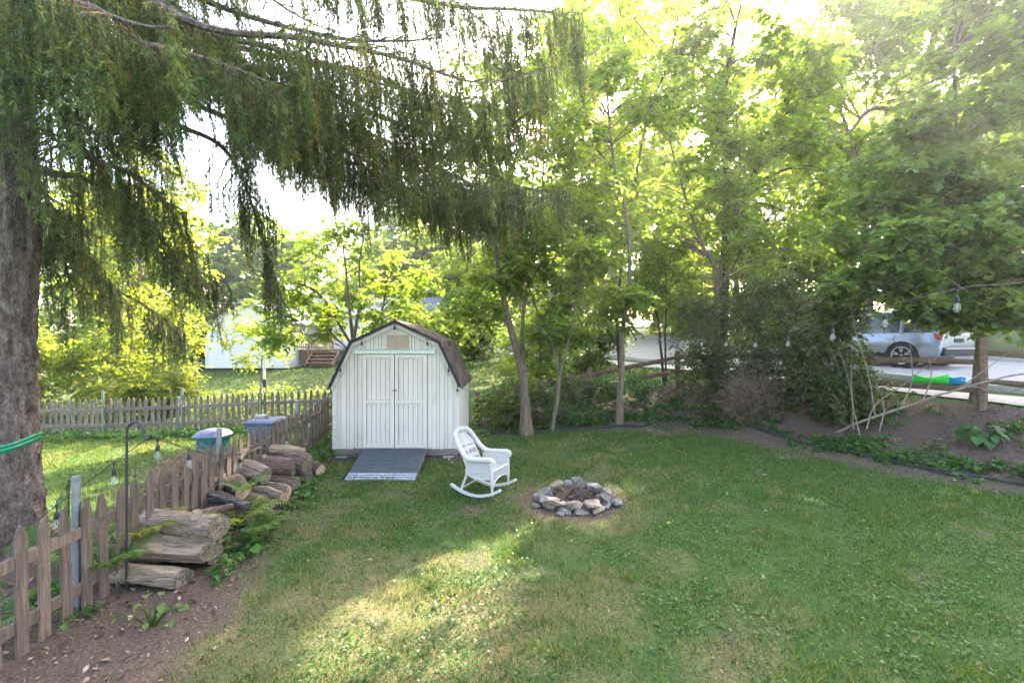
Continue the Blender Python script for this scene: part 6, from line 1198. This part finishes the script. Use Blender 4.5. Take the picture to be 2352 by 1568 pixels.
# clothes pole, iron fence, street trunk
x, y = P(608, 884, 14.5).x, 14.5; z = g1(x, y); pl = thing('clothes_pole', 'white pole with black sleeve standing beyond the far picket fence', 'pole', (x, y, z))
mb = MB(); mb.tube([(x, y, z), (x - .02, y, 1.75 + .25)], .04, 10); mb.build('pole', M['pvc'], pl, smooth=True)
mb = MB(); mb.lathe((x, y, z), [(.06, 0), (.06, 1.0), (.05, 1.02)], 12); mb.build('sleeve', M['blackplastic'], pl, smooth=True)
irf = thing('iron_fence', 'black iron railing on the grass across the street', 'fence', (11, 27.5, 1.6))
fa, fb = Vector((11.0, 28.0)), Vector((15.5, 26.5))
for k in range(46): p = fa.lerp(fb, k / 45); z = g1(p.x, p.y); mb = MB(); mb.box((p.x, p.y, z + .5), (.02, .02, 1.0) if k % 9 else (.06, .06, 1.15)); mb.build('bar', M['black'], irf)
for h in (.12, .92):
    for k in range(5): p, p2 = fa.lerp(fb, k / 5), fa.lerp(fb, (k + 1) / 5); mb = MB(); mb.beam((p.x, p.y, g1(p.x, p.y) + h), (p2.x, p2.y, g1(p2.x, p2.y) + h), .03, .04); mb.build('rail', M['black'], irf)
x, y = P(1270, 700, 22).x, 22.0; mb = MB(); mb.tube([(x, y, g1(x, y) - .1), (x, y, 5), (x + .05, y, 9)], [.2, .17, .14], 14); mb.build('post_shaft', M['palebark'], thing('utility_pole', 'brown wooden utility pole standing by the street behind the maples', 'pole', (x, y, g1(x, y))), smooth=True)
# overhead cables
def wire(label, a, b, sag, rad=.008, m=M['greycable']):
    a, b = Vector(a), Vector(b); mb = MB(); mb.tube([a.lerp(b, k / 16) - Vector((0, 0, sag * 4 * (k / 16) * (1 - k / 16))) for k in range(17)], rad, 5); props(mb.build('overhead_cable', m, smooth=True), label, 'cable', 'overhead cables')
wire('thick double service cable crossing the upper right foliage, upper strand', P(1650, 405, 17), P(2420, 45, 7), .15, .009)
wire('lower strand of the double service cable at the upper right', P(1650, 412, 17), P(2420, 62, 7), .2, .008)
wire('pale thin cable rising through the sun glare', P(1630, 212, 15), P(1935, -15, 9), .05, .007)
wire('thin cable along the top right corner of the leaves', P(1850, 142, 14), P(2330, -25, 7.5), .05, .006)
wire('cable passing low across the left trees toward the garage', P(60, 608, 22), P(850, 537, 24), .3, .02)
wire('cable crossing the open patch of sky', P(300, 448, 22), P(620, 395, 26), .1, .018)
wire('pale cable just above the garage roof', P(380, 694, 24), P(900, 688, 27), .1, .02, M['pvc'])
# ------------------------------------------------------------------ haze volume, added for the veiling glow toward the sun
me = bpy.data.meshes.new('haze'); me.from_pydata([(x, y, z) for x in (-130, 130) for y in (-25, 140) for z in (-3.5, 34)], [], [(0, 1, 3, 2), (4, 6, 7, 5), (0, 4, 5, 1), (2, 3, 7, 6), (0, 2, 6, 4), (1, 5, 7, 3)])
hm = bpy.data.materials.new('haze'); hm.use_nodes = True; ht = hm.node_tree; ht.nodes.remove(ht.nodes['Principled BSDF'])
pv = ht.nodes.new('ShaderNodeVolumePrincipled'); pv.inputs['Color'].default_value = (.92, .95, 1, 1); pv.inputs['Density'].default_value = HAZE; pv.inputs['Anisotropy'].default_value = .8
ht.links.new(pv.outputs[0], ht.nodes['Material Output'].inputs['Volume']); me.materials.append(hm)
props(link('haze', me), 'thin haze added to the air for the glow around the sun', 'haze', kind='stuff')
